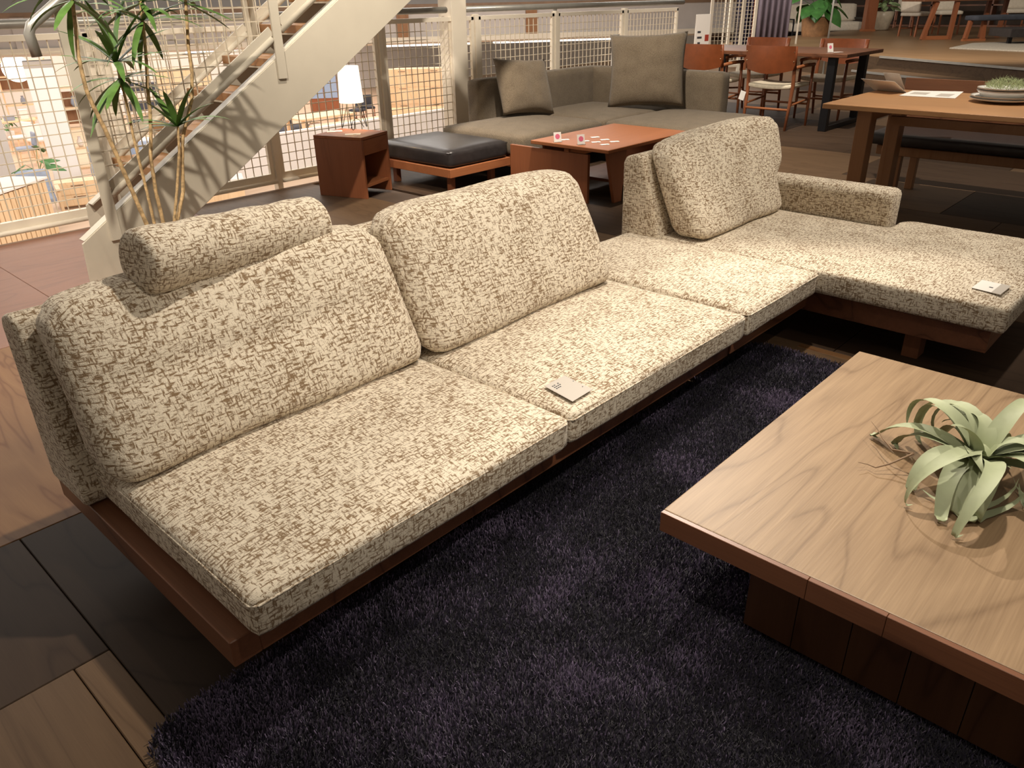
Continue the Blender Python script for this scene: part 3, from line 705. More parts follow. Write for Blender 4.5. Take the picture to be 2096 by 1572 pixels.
# ------------------------------------------------------------------ tall dracaena behind the sofa
DP = thing('dracaena', 'tall dracaena with thin bare stems and narrow leaf tufts in front of the stair', 'plant', (1.06, 2.45, 0))
def P(x, y, yy=2.45): return at_y(x, y, yy) - V3((1.06, 2.45, 0))
part('pot', lathe([(0.12, 0.0), (0.17, 0.02), (0.185, 0.30), (0.172, 0.31), (0.165, 0.27)], 28), POTM, DP, smooth=True)
part('soil', lathe([(0.16, 0.24), (0.165, 0.275), (0.001, 0.282)], 20), SOIL, DP)
stems = [([(140, -60), (148, 0), (155, 60), (160, 110), (168, 150), (177, 185), (190, 215), (215, 265), (240, 320), (268, 385), (305, 470)], 2.38, 0.0085),
         ([(238, 125), (246, 165), (256, 200), (265, 240), (272, 275), (285, 330), (301, 393), (318, 467)], 2.50, 0.0065),
         ([(285, -70), (287, 0), (292, 45), (297, 90), (300, 130), (302, 180), (307, 225), (309, 280), (308, 320), (319, 393), (336, 463)], 2.46, 0.0078),
         ([(378, -80), (380, 0), (383, 50), (386, 100), (393, 150), (393, 200), (384, 240), (374, 280), (373, 330), (375, 393), (362, 455)], 2.42, 0.0080),
         ([(364, 258), (367, 310), (362, 393), (356, 458)], 2.40, 0.0068)]
for pts, yy, r in stems:
    pp = [P(x, y, yy) for x, y in pts]; base = pp[-1]
    pp.append(V3((base.x * 0.75, base.y * 0.5, 0.26)))
    rs = [r * (0.8 + 0.35 * i / len(pp)) for i in range(len(pp))]
    # resample with slight ring bumps
    q_, rr_ = [], []
    for i in range(len(pp) - 1):
        for k in range(6):
            t = k / 6; q_.append(pp[i].lerp(pp[i + 1], t)); rr_.append((rs[i] * (1 - t) + rs[i + 1] * t) * (1.08 if k % 2 else 0.95))
    q_.append(pp[-1]); rr_.append(rs[-1])
    part('stem', tube(q_, rr_, 8), BARK, DP, smooth=True)
def dleaf(L, wd, droop, e):
    p = V3(); pts = [p.copy()]; n = 8
    for i in range(n):
        el = e - droop * (i / n) ** 1.2; p = p + V3((math.cos(el), 0, math.sin(el))) * (L / n); pts.append(p.copy())
    ws = [wd * (0.35 + 0.65 * math.sin(math.pi * min(1, (i / n) ** 0.75 + 0.03))) * (1 if i < n else 0.05) for i in range(n + 1)]
    vs_, fs_ = [], []
    for i, p in enumerate(pts):
        d = (pts[min(i + 1, n)] - pts[max(i - 1, 0)]).normalized(); nn = V3((0, 1, 0)).cross(d)
        vs_ += [(p.x, -ws[i], p.z - nn.z * -ws[i] * 0.3), tuple(p), (p.x, ws[i], p.z + nn.z * ws[i] * 0.3)]
    for i in range(n):
        for k in range(2): fs_.append((i * 3 + k, i * 3 + k + 1, (i + 1) * 3 + k + 1, (i + 1) * 3 + k))
    return mesh_of('leaf', (vs_, fs_), LEAF, smooth=True)
rl = random.Random(11)
variants = {}
def tuft(c, n, L, e0, e1, wd=0.0145):
    for k in range(n):
        e = R(rl.uniform(e0, e1)); l_ = round(L * rl.uniform(0.75, 1.1), 2); key = (int(math.degrees(e) // 12), int(l_ * 20))
        if key not in variants: variants[key] = dleaf(l_, wd * rl.uniform(0.85, 1.2), R(rl.uniform(15, 60)), e)
        put('leaf', variants[key], DP, c, (0, 0, k * 2.399 + rl.uniform(-0.3, 0.3)))
tuft(P(238, 128, 2.50), 16, 0.31, 5, 80); tuft(P(245, 160, 2.50), 13, 0.27, -40, 15)
tuft(P(291, 42, 2.46), 16, 0.33, -35, 35); tuft(P(288, 5, 2.46), 11, 0.30, -20, 60)
tuft(P(363, 258, 2.40), 14, 0.22, -15, 80)
tuft(P(380, 5, 2.42), 7, 0.24, -35, 30); tuft(P(148, 0, 2.38), 8, 0.24, -45, 20); tuft(P(380, -70, 2.42), 9, 0.24, -20, 70); tuft(P(142, -55, 2.38), 10, 0.25, -35, 60)

# ------------------------------------------------------------------ bedside chest with lamp and cards
NS = thing('nightstand', 'cherry bedside chest with a drawer and open shelf', 'nightstand', (2.898, 3.465, 0), R(18.6))
W_, D_, H_ = 0.335, 0.41, 0.425
part('side_panel', box(0, 0.02, 0, D_, 0, H_ - 0.0205), CHERRY_Z, NS, 0.0015, 1); part('side_panel', box(W_ - 0.02, W_, 0, D_, 0, H_ - 0.0205), CHERRY_Z, NS, 0.0015, 1)
part('top', box(0, W_, 0, D_, H_ - 0.02, H_), CHERRY, NS, 0.002, 1)
part('back_panel', box(0.0205, W_ - 0.0205, D_ - 0.012, D_, 0.06, H_ - 0.021), CHERRY_Z, NS)
part('shelf', box(0.0205, W_ - 0.0205, 0.01, D_ - 0.0125, 0.075, 0.095), CHERRY, NS, 0.001, 1)
part('drawer', box(0.022, W_ - 0.022, 0.0, 0.018, H_ - 0.125, H_ - 0.0225), CHERRY, NS, 0.0015, 1)
part('drawer_bottom', box(0.0205, W_ - 0.0205, 0.019, D_ - 0.0125, H_ - 0.13, H_ - 0.118), CHERRY, NS)
LP = thing('table_lamp', 'lit table lamp with pale drum shade and thin black wire legs', 'lamp', (3.135, 3.86, H_))
sh = part('lamp_shade', lathe([(0.088, 0.185), (0.0875, 0.19), (0.074, 0.43), (0.0735, 0.432), (0.071, 0.43), (0.085, 0.19), (0.088, 0.185)], 32, False), SHADE, LP, smooth=True)
for k in range(3):
    a = R(90 + 120 * k + 20); c_, s_ = math.cos(a), math.sin(a); t_ = V3((-s_, c_, 0))
    b0 = V3((c_ * 0.055, s_ * 0.055, 0.195)); e_ = V3((c_ * 0.105, s_ * 0.105, 0.004))
    part('leg', tube([b0 - t_ * 0.03, b0.lerp(e_, 0.97) - t_ * 0.008, e_, b0.lerp(e_, 0.97) + t_ * 0.008, b0 + t_ * 0.03], 0.003, 6), BLACKWIRE, LP, smooth=True)
part('arched_wire', tube([V3((-0.06, -0.04, 0.006)), V3((-0.03, -0.035, 0.06)), V3((0.0, -0.03, 0.075)), V3((0.03, -0.035, 0.06)), V3((0.06, -0.04, 0.006))], 0.0022, 6), BLACKWIRE, LP, smooth=True)
part('bulb_holder', lathe([(0.015, 0.19), (0.015, 0.25), (0.01, 0.26)], 12), BLACKWIRE, LP)
lb = bpy.data.lights.new('table_lamp_bulb', 'POINT'); lb.energy = 4; lb.color = (1, 0.80, 0.55); lb.shadow_soft_size = 0.03
lo = bpy.data.objects.new('table_lamp_bulb', lb); col.objects.link(lo); lo.location = (3.135, 3.86, H_ + 0.31)
def card_at(px, py, z, s, ang, label, mat=PAPER, marks=True, th=0.001, grp=None):
    c = fl(px, py, z); u_ = V3((math.cos(ang), math.sin(ang), 0)) * s; v_ = V3((-math.sin(ang), math.cos(ang), 0)) * s * 0.62
    pts = [tuple(c - u_ / 2 - v_ / 2), tuple(c + u_ / 2 - v_ / 2), tuple(c + u_ / 2 + v_ / 2), tuple(c - u_ / 2 + v_ / 2)]
    return flat_card('price_card', pts, z + 0.0006, mat, label, 'card', ((0.55, 0.75, 0.1, 0.2, INK),) if marks else (), th, grp)
card_at(685, 269, H_, 0.11, R(-35), 'white price card left of the lamp legs on the bedside chest')
card_at(722, 275, H_, 0.11, R(-40), 'white price card in front of the lamp legs on the bedside chest')

# ------------------------------------------------------------------ black leather ottoman
OT = thing('ottoman', 'black leather ottoman with cherry frame between chest and grey sofa', 'ottoman', (3.66, 3.47, 0))
part('cushion', cushion(0.61, 0.80, 0.125, 0.030, 0.022, (14, 16, 6), 21, 0.003), LEATHER, OT, smooth=True, loc=(0, 0, 0.185))
gp = 0.30; 
part('piping', tube([(-0.297, -0.392, 0.292), (0.297, -0.392, 0.292), (0.297, 0.392, 0.292), (-0.297, 0.392, 0.292), (-0.297, -0.392, 0.292)], 0.005, 6), LEATHER, OT, smooth=True)
part('frame', join(box(-0.315, 0.315, -0.41, -0.385, 0.125, 0.1845), box(-0.315, 0.315, 0.385, 0.41, 0.125, 0.1845), box(-0.315, -0.29, -0.385, 0.385, 0.125, 0.1845), box(0.29, 0.315, -0.385, 0.385, 0.125, 0.1845)), CHERRY, OT, 0.002, 1)
part('deck', box(-0.29, 0.29, -0.385, 0.385, 0.165, 0.1845), CHERRY, OT)
for x, y in ((-0.22, -0.31), (0.20, -0.31), (-0.22, 0.31), (0.20, 0.31)): part('leg', box(x - 0.022, x + 0.022, y - 0.022, y + 0.022, 0, 0.1645), CHERRY_Z, OT, 0.002, 1)

# ------------------------------------------------------------------ grey corner sofa + two pillows
GS = thing('corner_sofa', 'taupe grey L-shaped corner sofa in front of the mesh railing', 'sofa', (0, 0, 0))
def gseat(x0, x1, y0, y1, s): part('seat_cushion', cushion(x1 - x0, y1 - y0, 0.15, 0.035, 0.025, (20, 18, 6), s, 0.004), GREYFAB, GS, smooth=True, uv=True, loc=((x0 + x1) / 2, (y0 + y1) / 2, 0.195))
gseat(3.98, 4.985, 2.94, 3.84, 31); gseat(4.99, 6.02, 2.94, 3.84, 32); gseat(4.99, 6.02, 2.0, 2.935, 33)
part('backrest', cushion(1.78, 0.15, 0.56, 0.03, 0.004, (20, 4, 10), 34, 0.003), GREYFAB, GS, smooth=True, uv=True, loc=(5.33, 3.925, 0.10))
part('backrest', cushion(0.16, 1.55, 0.56, 0.03, 0.004, (4, 20, 10), 35, 0.003), GREYFAB, GS, smooth=True, uv=True, loc=(6.11, 3.23, 0.10))
part('base_frame', join(box(4.02, 6.02, 2.98, 3.84, 0.10, 0.194), box(5.02, 6.02, 2.05, 2.98, 0.10, 0.194)), CHERRY, GS)
for x, y in ((4.1, 3.06), (4.1, 3.76), (5.95, 3.76), (5.95, 2.12), (5.1, 2.12)): part('leg', box(x - 0.025, x + 0.025, y - 0.025, y + 0.025, 0, 0.0995), CHERRY_Z, GS)
def pillow(name, w_, h_, t_, seed, loc, rot, label):
    n = 22; vs_, fs_ = [], []
    def pt(i, j, s):
        u, v = i / n * 2 - 1, j / n * 2 - 1
        pin = 1 - 0.07 * (1 - abs(u) ** 2) * abs(v) ** 6; pin2 = 1 - 0.07 * (1 - abs(v) ** 2) * abs(u) ** 6
        th = t_ / 2 * (max(0, 1 - abs(u) ** 2.6) ** 0.55) * (max(0, 1 - abs(v) ** 2.6) ** 0.55)
        nz_ = mnoise.noise(V3((u * 2.2 + seed, v * 2.2, s * 3.0))) * 0.02 + 0.010 * math.sin(6 * (u - v) + seed) * abs(u * v)
        return (u * w_ / 2 * pin2, s * (th * (1 + 2.0 * nz_ / t_)), v * h_ / 2 * pin)
    for s in (-1, 1):
        b0 = len(vs_)
        for i in range(n + 1):
            for j in range(n + 1): vs_.append(pt(i, j, s))
        for i in range(n):
            for j in range(n):
                a = b0 + i * (n + 1) + j; f = (a, a + 1, a + n + 2, a + n + 1); fs_.append(f if s > 0 else f[::-1])
    me = mesh_of(name, (vs_, fs_), GREYFAB, smooth=True, uv=True)
    bm = bmesh.new(); bm.from_mesh(me); bmesh.ops.remove_doubles(bm, verts=bm.verts, dist=0.0005); bm.to_mesh(me); bm.free()
    o = put(name, me, None, loc, rot); tag(o, label, 'pillow'); return o
pillow('throw_pillow', 0.56, 0.47, 0.20, 1, (4.80, 3.655, 0.59), (R(-22), R(4), R(-10)), 'taupe throw pillow leaning on the long back of the grey sofa')
pillow('throw_pillow', 0.68, 0.62, 0.22, 2, (5.77, 3.06, 0.675), (R(-14), R(-2), R(-62)), 'large taupe throw pillow standing on the grey sofa against the short back')

# ------------------------------------------------------------------ low cherry coffee table by the grey sofa
LT = thing('side_coffee_table', 'low cherry coffee table with slab sides in front of the grey sofa', 'table', (0, 0, 0))
part('table_top', box(3.735, 4.72, 1.965, 2.64, 0.356, 0.38), CHERRY, LT, 0.003, 1)
part('slab_side', box(3.76, 3.785, 2.15, 2.86, 0.0, 0.328), CHERRY_Z, LT, 0.002, 1)
part('spacer', box(3.765, 3.785, 2.32, 2.36, 0.3285, 0.3555), CHERRY, LT)
part('tapered_leg', prism([(3.80, 0.3555), (4.02, 0.3555), (3.98, 0.0), (3.90, 0.0)], 2.02, 2.045, 1), CHERRY_Z, LT, 0.002, 1)
part('tapered_leg', prism([(3.79, 0.3555), (4.02, 0.3555), (3.98, 0.0), (3.90, 0.0)], 2.56, 2.585, 1), CHERRY_Z, LT, 0.002, 1)
part('slab_side', box(4.66, 4.685, 2.0, 2.60, 0.0, 0.3555), CHERRY_Z, LT, 0.002, 1)
part('lower_shelf', box(4.03, 4.655, 2.05, 2.55, 0.10, 0.12), CHERRY, LT)
def stand(px, py, z, label, ang, s=0.055):
    t = thing('card_stand', label, 'sign', tuple(fl(px, py, z)), ang)
    part('upright_card', xf(box(-s / 2, s / 2, -0.001, 0.001, 0, s * 1.2), rot=(R(-14), 0, 0)), PAPER, t)
    part('round_print', xf(xf(lathe([(0.017, 0), (0.017, 0.0006)], 20), loc=(0, s * 0.68, 0.0012), rot=(0, 0, 0)), rot=(R(76), 0, 0)), PINK, t)
    part('foot', box(-s / 2, s / 2, -0.012, 0.018, 0, 0.003), CLEAR, t)
stand(1142, 291, 0.38, 'white card stand with round pink print at the left end of the cherry coffee table', R(-28)); stand(1190, 296, 0.38, 'white card stand with round pink print beside the scattered cards on the cherry coffee table', R(-28))
cards = [(1156, 286, 'beside the left card stand'), (1197, 289, 'nearest the right card stand'), (1218, 281, 'farthest back in the cluster'), (1220, 291, 'in the middle of the cluster'), (1238, 286, 'behind the frontmost one'), (1238, 296, 'frontmost of the cluster'), (1258, 290, 'rightmost of the cluster')]
for i, (x, y, wds) in enumerate(cards):
    card_at(x, y, 0.3805, 0.062, R(-38 + 4 * (i % 3)), 'small white price card on the cherry coffee table, ' + wds, grp='price cards on the cherry coffee table')

# ------------------------------------------------------------------ walnut dining table with black steel legs + leather chairs
DT = thing('dining_table', 'walnut dining table on black steel loop legs beyond the grey sofa', 'table', (7.62, 2.02, 0), 0.0)
part('table_top', box(0, 0.95, 0, 2.0, 0.695, 0.73), WALNUT_Y, DT, 0.004, 1)
for y in (0.16, 1.78): part('loop_leg', join(box(0.04, 0.11, y - 0.04, y + 0.04, 0, 0.6945), box(0.84, 0.91, y - 0.04, y + 0.04, 0, 0.6945), box(0.11, 0.84, y - 0.04, y + 0.04, 0, 0.05)), BLACKSTEEL, DT, 0.003, 1)
stand(1700, 107, 0.73, 'small white card stand with pink print on the walnut dining table', R(-25), 0.07)
card_at(1714, 107, 0.731, 0.10, R(-30), 'white price card beside the card stand on the walnut dining table')
def make_chair():
    t = thing('leather_chair', '', 'chair', (0, 0, 0), 0, 'tan leather armchairs at the walnut table')
    for s in (-1, 1):
        part('back_leg', tube([(s * 0.235, -0.245, 0.0), (s * 0.240, -0.215, 0.25), (s * 0.243, -0.200, 0.43), (s * 0.245, -0.225, 0.62), (s * 0.247, -0.265, 0.79)], [0.013, 0.017, 0.020, 0.018, 0.015], 10), CHERRY_Z, t, smooth=True)
        part('front_leg', tube([(s * 0.245, 0.225, 0.0), (s * 0.248, 0.215, 0.30), (s * 0.250, 0.21, 0.60)], [0.012, 0.017, 0.014], 10), CHERRY_Z, t, smooth=True)
        part('armrest', tube([(s * 0.245, -0.225, 0.595), (s * 0.262, 0.0, 0.610), (s * 0.250, 0.23, 0.605)], [0.016, 0.018, 0.017], 10), CHERRY, t, smooth=True)
        part('side_stretcher', tube([(s * 0.239, -0.225, 0.24), (s * 0.246, 0.215, 0.27)], 0.011, 8), CHERRY, t, smooth=True)
    part('back_stretcher', tube([(-0.238, -0.225, 0.20), (0.238, -0.225, 0.20)], 0.012, 8), CHERRY, t, smooth=True)
    part('front_stretcher', tube([(-0.246, 0.215, 0.22), (0.246, 0.215, 0.22)], 0.011, 8), CHERRY, t, smooth=True)
    vs_, fs_ = [], []; n = 12
    for off in (0, 0.006):
        for i in range(n + 1):
            u = i / n * 2 - 1; bow = 0.055 * (1 - u * u)
            for z, l_ in ((0.585, 0.012), (0.70, 0.0), (0.80, -0.012)):
                zz = z - (0.045 * (1 - u * u) if z < 0.6 else 0)
                vs_.append((u * 0.262, -0.262 + l_ * 2 - bow * (0.4 if z > 0.75 else 1) * -1 * -1 + 0.0 - off - 0.004, zz))
    m_ = (n + 1) * 3
    for o_ in (0, m_):
        for i in range(n):
            for k in range(2): fs_.append((o_ + i * 3 + k, o_ + i * 3 + k + 1, o_ + (i + 1) * 3 + k + 1, o_ + (i + 1) * 3 + k))
    bk = part('leather_back', (vs_, fs_), TANLEATHER, t, smooth=True)
    for s in (-1, 1):
        wrap = part('leather_wrap', tube([(s * 0.247, -0.232, 0.585), (s * 0.248, -0.268, 0.795)], 0.0225, 10), TANLEATHER, t, smooth=True)
        for z in (0.66, 0.745): part('stud', xf(lathe([(0.006, 0), (0.006, 0.004), (0.001, 0.006)], 8), loc=(s * 0.25, -0.252 - (z - 0.585) * 0.17 - 0.003, z), rot=(R(90), 0, 0)), BRASS, wrap)
    def sf(p, u, v, q): p.z -= 0.016 * (1 - u * u) * (1 if True else 0); return p
    part('seat', cushion(0.48, 0.44, 0.045, 0.018, 0.0, (14, 12, 4), 41, 0.001, sf), CORD, t, smooth=True, loc=(0, 0.0, 0.400))
    return t
c0 = make_chair()
fw_t = V3((1, 0, 0)); al_t = V3((0, 1, 0)); cor = V3((7.62, 2.02, 0))
spots_ = [(0.70, 0.10, 0, 'tan leather chair with white woven seat, nearest the camera, back turned'), (1.50, 0.10, 0, 'tan leather chair half hidden by the right arm of the grey sofa, back turned'), (0.55, 1.02, 180, 'tan leather chair across the walnut table, beside the black steel legs'), (1.45, 1.02, 180, 'tan leather chair across the walnut table, in front of the curtains')]
for i, (a, b_, dr, lab) in enumerate(spots_):
    c = c0 if i == 0 else copy_tree(c0)
    p = cor + al_t * a + fw_t * b_; c.location = p
    c.rotation_euler = (0, 0, R(-90 + dr)); c['label'] = lab
hang = part('hang_tag', box(-0.03, 0.03, -0.001, 0.001, -0.09, 0), PAPER, c0, loc=(-0.255, -0.26, 0.36), rot=(0, R(15), 0))

# ------------------------------------------------------------------ plank dining table at the right edge, bench, plates
PT = thing('plank_table', 'oak plank dining table with plates at the right edge', 'table', (4.19, 0.80, 0))
part('table_top', box(0, 0.95, -2.1, 0, 0.672, 0.70), OAK, PT, 0.003, 1)
for x in (0.10, 0.62):
    for y in (-0.20, -1.9): part('leg', box(x, x + 0.095, y - 0.05, y + 0.03, 0, 0.6715), OAK_Z, PT, 0.003, 1)
for y in (-0.20, -1.9): part('apron', box(0.196, 0.619, y - 0.04, y - 0.005, 0.61, 0.6715), OAK_Z, PT)
part('stretcher', box(0.38, 0.42, -1.93, -0.26, 0.56, 0.609), OAK_Z, PT)
BN = thing('bench', 'black leather bench with tall wooden back behind the plank table', 'bench', (5.12, 0.86, 0))
part('seat_cushion', cushion(0.50, 2.0, 0.075, 0.022, 0.008, (10, 30, 4), 51, 0.001), LEATHER, BN, smooth=True, loc=(0.26, -1.0, 0.345))
part('seat_frame', box(0.04, 0.50, -1.92, -0.08, 0.285, 0.3445), OAK_Z, BN, 0.003, 1)
for x in (0.08, 0.44):
    for y in (-0.22, -1.75): part('leg', box(x - 0.025, x + 0.025, y - 0.025, y + 0.025, 0, 0.2845), OAK_Z, BN, 0.002, 1)
for z0, z1 in ((0.44, 0.585), (0.59, 0.73)): part('back_board', xf(box(-0.014, 0.014, -1.98, -0.02, z0, z1), loc=(0.47, 0, 0), rot=(0, R(8), 0)), WALNUT_Y, BN, 0.003, 1)
for y in (-0.25, -1.75): part('back_post', bar((0.555, y, 0.29), (0.605, y, 0.72), 0.05, 0.03), OAK_Z, BN)
def plate(name, r, loc, label, h=0.022, grp='stacked plates'):
    o = part(name, lathe([(r * 0.45, 0.0), (r * 0.55, 0.004), (r * 0.93, h * 0.8), (r, h), (r * 0.985, h + 0.003), (r * 0.9, h * 0.95), (r * 0.6, 0.008), (0.002, 0.006)], 40), PLATE, None, smooth=True, loc=loc); tag(o, label, 'plate', grp)
    part('rim', xf(lathe([(r * 0.985, h + 0.0035), (r * 1.004, h + 0.002), (r * 1.0, h + 0.005), (r * 0.985, h + 0.0045)], 40, False)), PLATERIM, o, smooth=True)
pc = fl(2052, 207, 0.705)
plate('plate', 0.168, (pc.x, pc.y, 0.7005), 'wide white plate at the bottom of the plate stack', 0.020)
plate('plate', 0.165, (pc.x, pc.y, 0.7125), 'wide white plate second from the bottom of the plate stack', 0.020)
bw = part('bowl', lathe([(0.08, 0), (0.115, 0.006), (0.135, 0.03), (0.14, 0.034), (0.128, 0.03), (0.1, 0.012), (0.002, 0.010)], 40), PLATE, None, smooth=True, loc=(pc.x, pc.y, 0.7265)); tag(bw, 'white bowl between the wide plates and the small plates', 'bowl')
plate('plate', 0.140, (pc.x, pc.y, 0.756), 'smaller white plate under the moss at the top of the stack', 0.018)
plate('plate', 0.140, (pc.x, pc.y, 0.7440), 'smaller white plate second from the top of the stack', 0.018)
g = []
rl = random.Random(3)
for k in range(900):
    a = rl.uniform(0, 2 * math.pi); r_ = 0.105 * math.sqrt(rl.random()); h_ = 0.045 * (1 - (r_ / 0.12) ** 2) + 0.01
    p = V3((r_ * math.cos(a), r_ * math.sin(a), h_ * rl.random())); d = V3((rl.uniform(-1, 1), rl.uniform(-1, 1), rl.uniform(0.2, 1.2))).normalized() * 0.026
    s = d.orthogonal().normalized() * 0.0016
    n0 = len(g) * 3; g.append(([tuple(p - s), tuple(p + s), tuple(p + d)], [(0, 1, 2)]))
mo = part('dried_moss', join(*g), MOSS, None, loc=(pc.x, pc.y, 0.772)); tag(mo, 'tuft of pale green dried moss on the top plate', 'plant')
def leaflet(px4, z, label, marks=()):
    pts = [tuple(fl(x, y, z)) for x, y in px4]; flat_card('leaflet', pts, z, PAPER, label, 'leaflet', marks, 0.002)
leaflet([(1840, 196), (1955, 202), (1972, 188), (1868, 186)], 0.7006, 'open printed leaflet lying flat on the plank table', ((0.1, 0.4, 0.35, 0.75, GREYPAPER), (0.6, 0.85, 0.2, 0.7, GREYPAPER)))
fo = thing('folded_leaflet', 'standing folded leaflet at the far left end of the plank table', 'leaflet', tuple(fl(1822, 187, 0.70)), R(12))
part('leaf_page', xf(box(-0.12, 0.12, -0.0006, 0.0006, 0, 0.16), rot=(R(-62), 0, R(60))), PAPER, fo)
part('leaf_page', xf(box(-0.06, 0.06, -0.0006, 0.0006, 0, 0.13), loc=(0.16, -0.02, 0), rot=(R(-40), 0, R(60))), GREYPAPER, fo)

# ------------------------------------------------------------------ curtains, sign, screens and plants in the back
def up_at(px, py_base, z=0.0): return fl(px, py_base, z)
def curtain(name, c, wdt, h, mat, label, n=9, rz=0.0, grp='hanging curtain samples'):
    vs_, fs_ = [], []; m_ = n * 8
    for i in range(m_ + 1):
        t = i / m_; x = (t - 0.5) * wdt; y = 0.05 * math.sin(t * n * 2 * math.pi)
        for z in (0.12, h): vs_.append((x, y * (1.15 if z < 1 else 0.8), z))
    for i in range(m_): fs_.append((i * 2, i * 2 + 2, i * 2 + 3, i * 2 + 1))
    o = part(name, (vs_, fs_), mat, None, smooth=True, loc=tuple(c), rot=(0, 0, rz)); tag(o, label, 'curtain', grp)
    md = o.modifiers.new('thick', 'SOLIDIFY'); md.thickness = 0.006
RZ = math.atan2(CR[1], CR[0])
curtain('curtain', fl(1512, 132), 0.32, 2.3, CURT_D, 'dark navy pleated curtain left of the salmon strip', 4, RZ)
curtain('curtain', fl(1531, 130.5), 0.10, 2.3, CURT_P, 'narrow salmon curtain strip', 1, RZ)
curtain('curtain', fl(1570, 131.5), 0.66, 2.3, CURT, 'wide grey violet pleated curtain right of the salmon strip', 6, RZ)
cr_ = thing('curtain_rail', 'steel rail carrying the curtains', 'rail', tuple(fl(1550, 131)), RZ)
part('rail', tube([(-0.75, 0, 2.33), (0.75, 0, 2.33)], 0.015, 8), PIPE, cr_)
for s in (-0.72, 0.74): part('post', tube([(s, 0.09, 0), (s, 0.09, 2.36)], 0.018, 8), IVORY2, cr_)
sg = thing('floor_sign', 'tall white floor sign with small black and dark red print by the railing end', 'sign', (8.42, 4.08, 0), RZ + R(30))
part('board', box(-0.11, 0.11, -0.008, 0.008, 0.02, 1.06), PAPER, sg, 0.002, 1)
part('stand_foot', box(-0.13, 0.13, -0.10, 0.10, 0, 0.0195), PIPE, sg)
for z, x0, x1 in ((0.86, -0.08, -0.03), (0.80, -0.08, -0.01), (0.74, -0.07, -0.03), (0.70, -0.07, -0.02), (0.66, -0.07, -0.03)): part('print', box(x0, x1, -0.0095, -0.0081, z, z + 0.022), INK, sg)
part('print', box(0.04, 0.10, -0.0095, -0.0081, 0.77, 0.84), REDINK, sg)
ps = thing('poster_panel', 'white poster panel with printed squares clipped to the railing behind the big pillow', 'sign', (6.95, 4.27, 0))
part('sheet', box(-0.06, 0.16, -0.004, 0.004, 0.55, 0.87), PAPER, ps)
for k in range(4): part('print', box(0.03 + 0.03 * (k % 2), 0.12, -0.0055, -0.0041, 0.58 + k * 0.06, 0.58 + k * 0.06 + 0.035), INK, ps)
part('clip', box(0.03, 0.07, -0.004, 0.05, 0.8705, 0.90), PIPE, ps)
def screen(c, wdt, h, rz, label):
    t = thing('mesh_screen', label, 'screen', tuple(c), rz, 'cream mesh display screens')
    for x in (0, wdt): part('upright', box(x - 0.025, x + 0.025, -0.02, 0.02, 0, h), IVORY2, t)
    part('cross_bar', box(0.026, wdt - 0.026, -0.02, 0.02, h - 0.04, h), IVORY2, t); part('cross_bar', box(0.026, wdt - 0.026, -0.02, 0.02, 0.1, 0.14), IVORY2, t)
    part('wire_mesh', wire_mesh(0.026, wdt - 0.026, 0.14, h - 0.04, 0, 0.066, 0.004), WIRE, t)
screen(fl(1446, 150), 0.55, 2.0, RZ, 'cream mesh display screen right behind the floor sign'); screen(fl(1484, 140), 0.50, 2.0, RZ + 0.2, 'cream mesh display screen left of the navy curtain')
def big_leaf(L, wd):
    vs_, fs_ = [], []; n = 10
    for i in range(n + 1):
        t = i / n; x = L * t; w_ = wd * math.sin(math.pi * t ** 0.7) * (1 + 0.05 * math.sin(9 * t)); z = -0.25 * L * t * t
        vs_ += [(x, -w_, z - 0.12 * w_), (x, 0, z + 0.02), (x, w_, z - 0.12 * w_)]
    for i in range(n):
        for k in range(2): fs_.append((i * 3 + k, i * 3 + k + 1, (i + 1) * 3 + k + 1, (i + 1) * 3 + k))
    return vs_, fs_
def leafy(name, loc, pot_prof, potmat, n, L, wd, h, mat, label, seed, spread=0.25, petiole=True):
    t = thing(name, label, 'plant', tuple(loc)); part('pot', lathe(pot_prof, 28), potmat, t, smooth=True)
    ph = pot_prof[-1][1]; pr_ = max(p[0] for p in pot_prof)
    part('soil', lathe([(pr_ * 0.8, ph - 0.06), (pr_ * 0.85, ph - 0.03), (0.002, ph - 0.028)], 16), SOIL, t)
    rl = random.Random(seed); me = mesh_of('leaf', big_leaf(L, wd), mat, smooth=True)
    for k in range(n):
        az = k * 2.399 + rl.uniform(-0.3, 0.3); hh_ = h * rl.uniform(0.25, 1.0); rr_ = spread * rl.uniform(0.3, 1.0)
        tip_ = V3((rr_ * math.cos(az), rr_ * math.sin(az), ph + hh_))
        if petiole: part('petiole', tube([V3((0, 0, ph - 0.03)), V3((tip_.x * 0.4, tip_.y * 0.4, ph + hh_ * 0.65)), tip_], [0.008, 0.006, 0.004], 6), BIGLEAF, t, smooth=True)
        lf = put('leaf', me, t, tip_, (rl.uniform(-0.4, 0.4), R(rl.uniform(-5, 45)), az)); lf.scale = [rl.uniform(0.7, 1.15)] * 3
    return t
bp = fl(1662, 108)
leafy('potted_plant', bp, [(0.20, 0), (0.25, 0.02), (0.33, 0.74), (0.31, 0.75)], TERRA, 13, 0.50, 0.20, 0.60, BIGLEAF, 'broad dark leaved plant in a brown conical pot behind the leather chairs', 4, 0.50)
leafy('potted_plant', fl(1803, 62, 0.352), [(0.13, 0), (0.17, 0.03), (0.235, 0.30), (0.25, 0.42), (0.225, 0.44)], CERAMIC, 26, 0.20, 0.07, 0.34, PALELEAF, 'variegated plant in a cream ceramic pot on the stage', 6, 0.24, False)

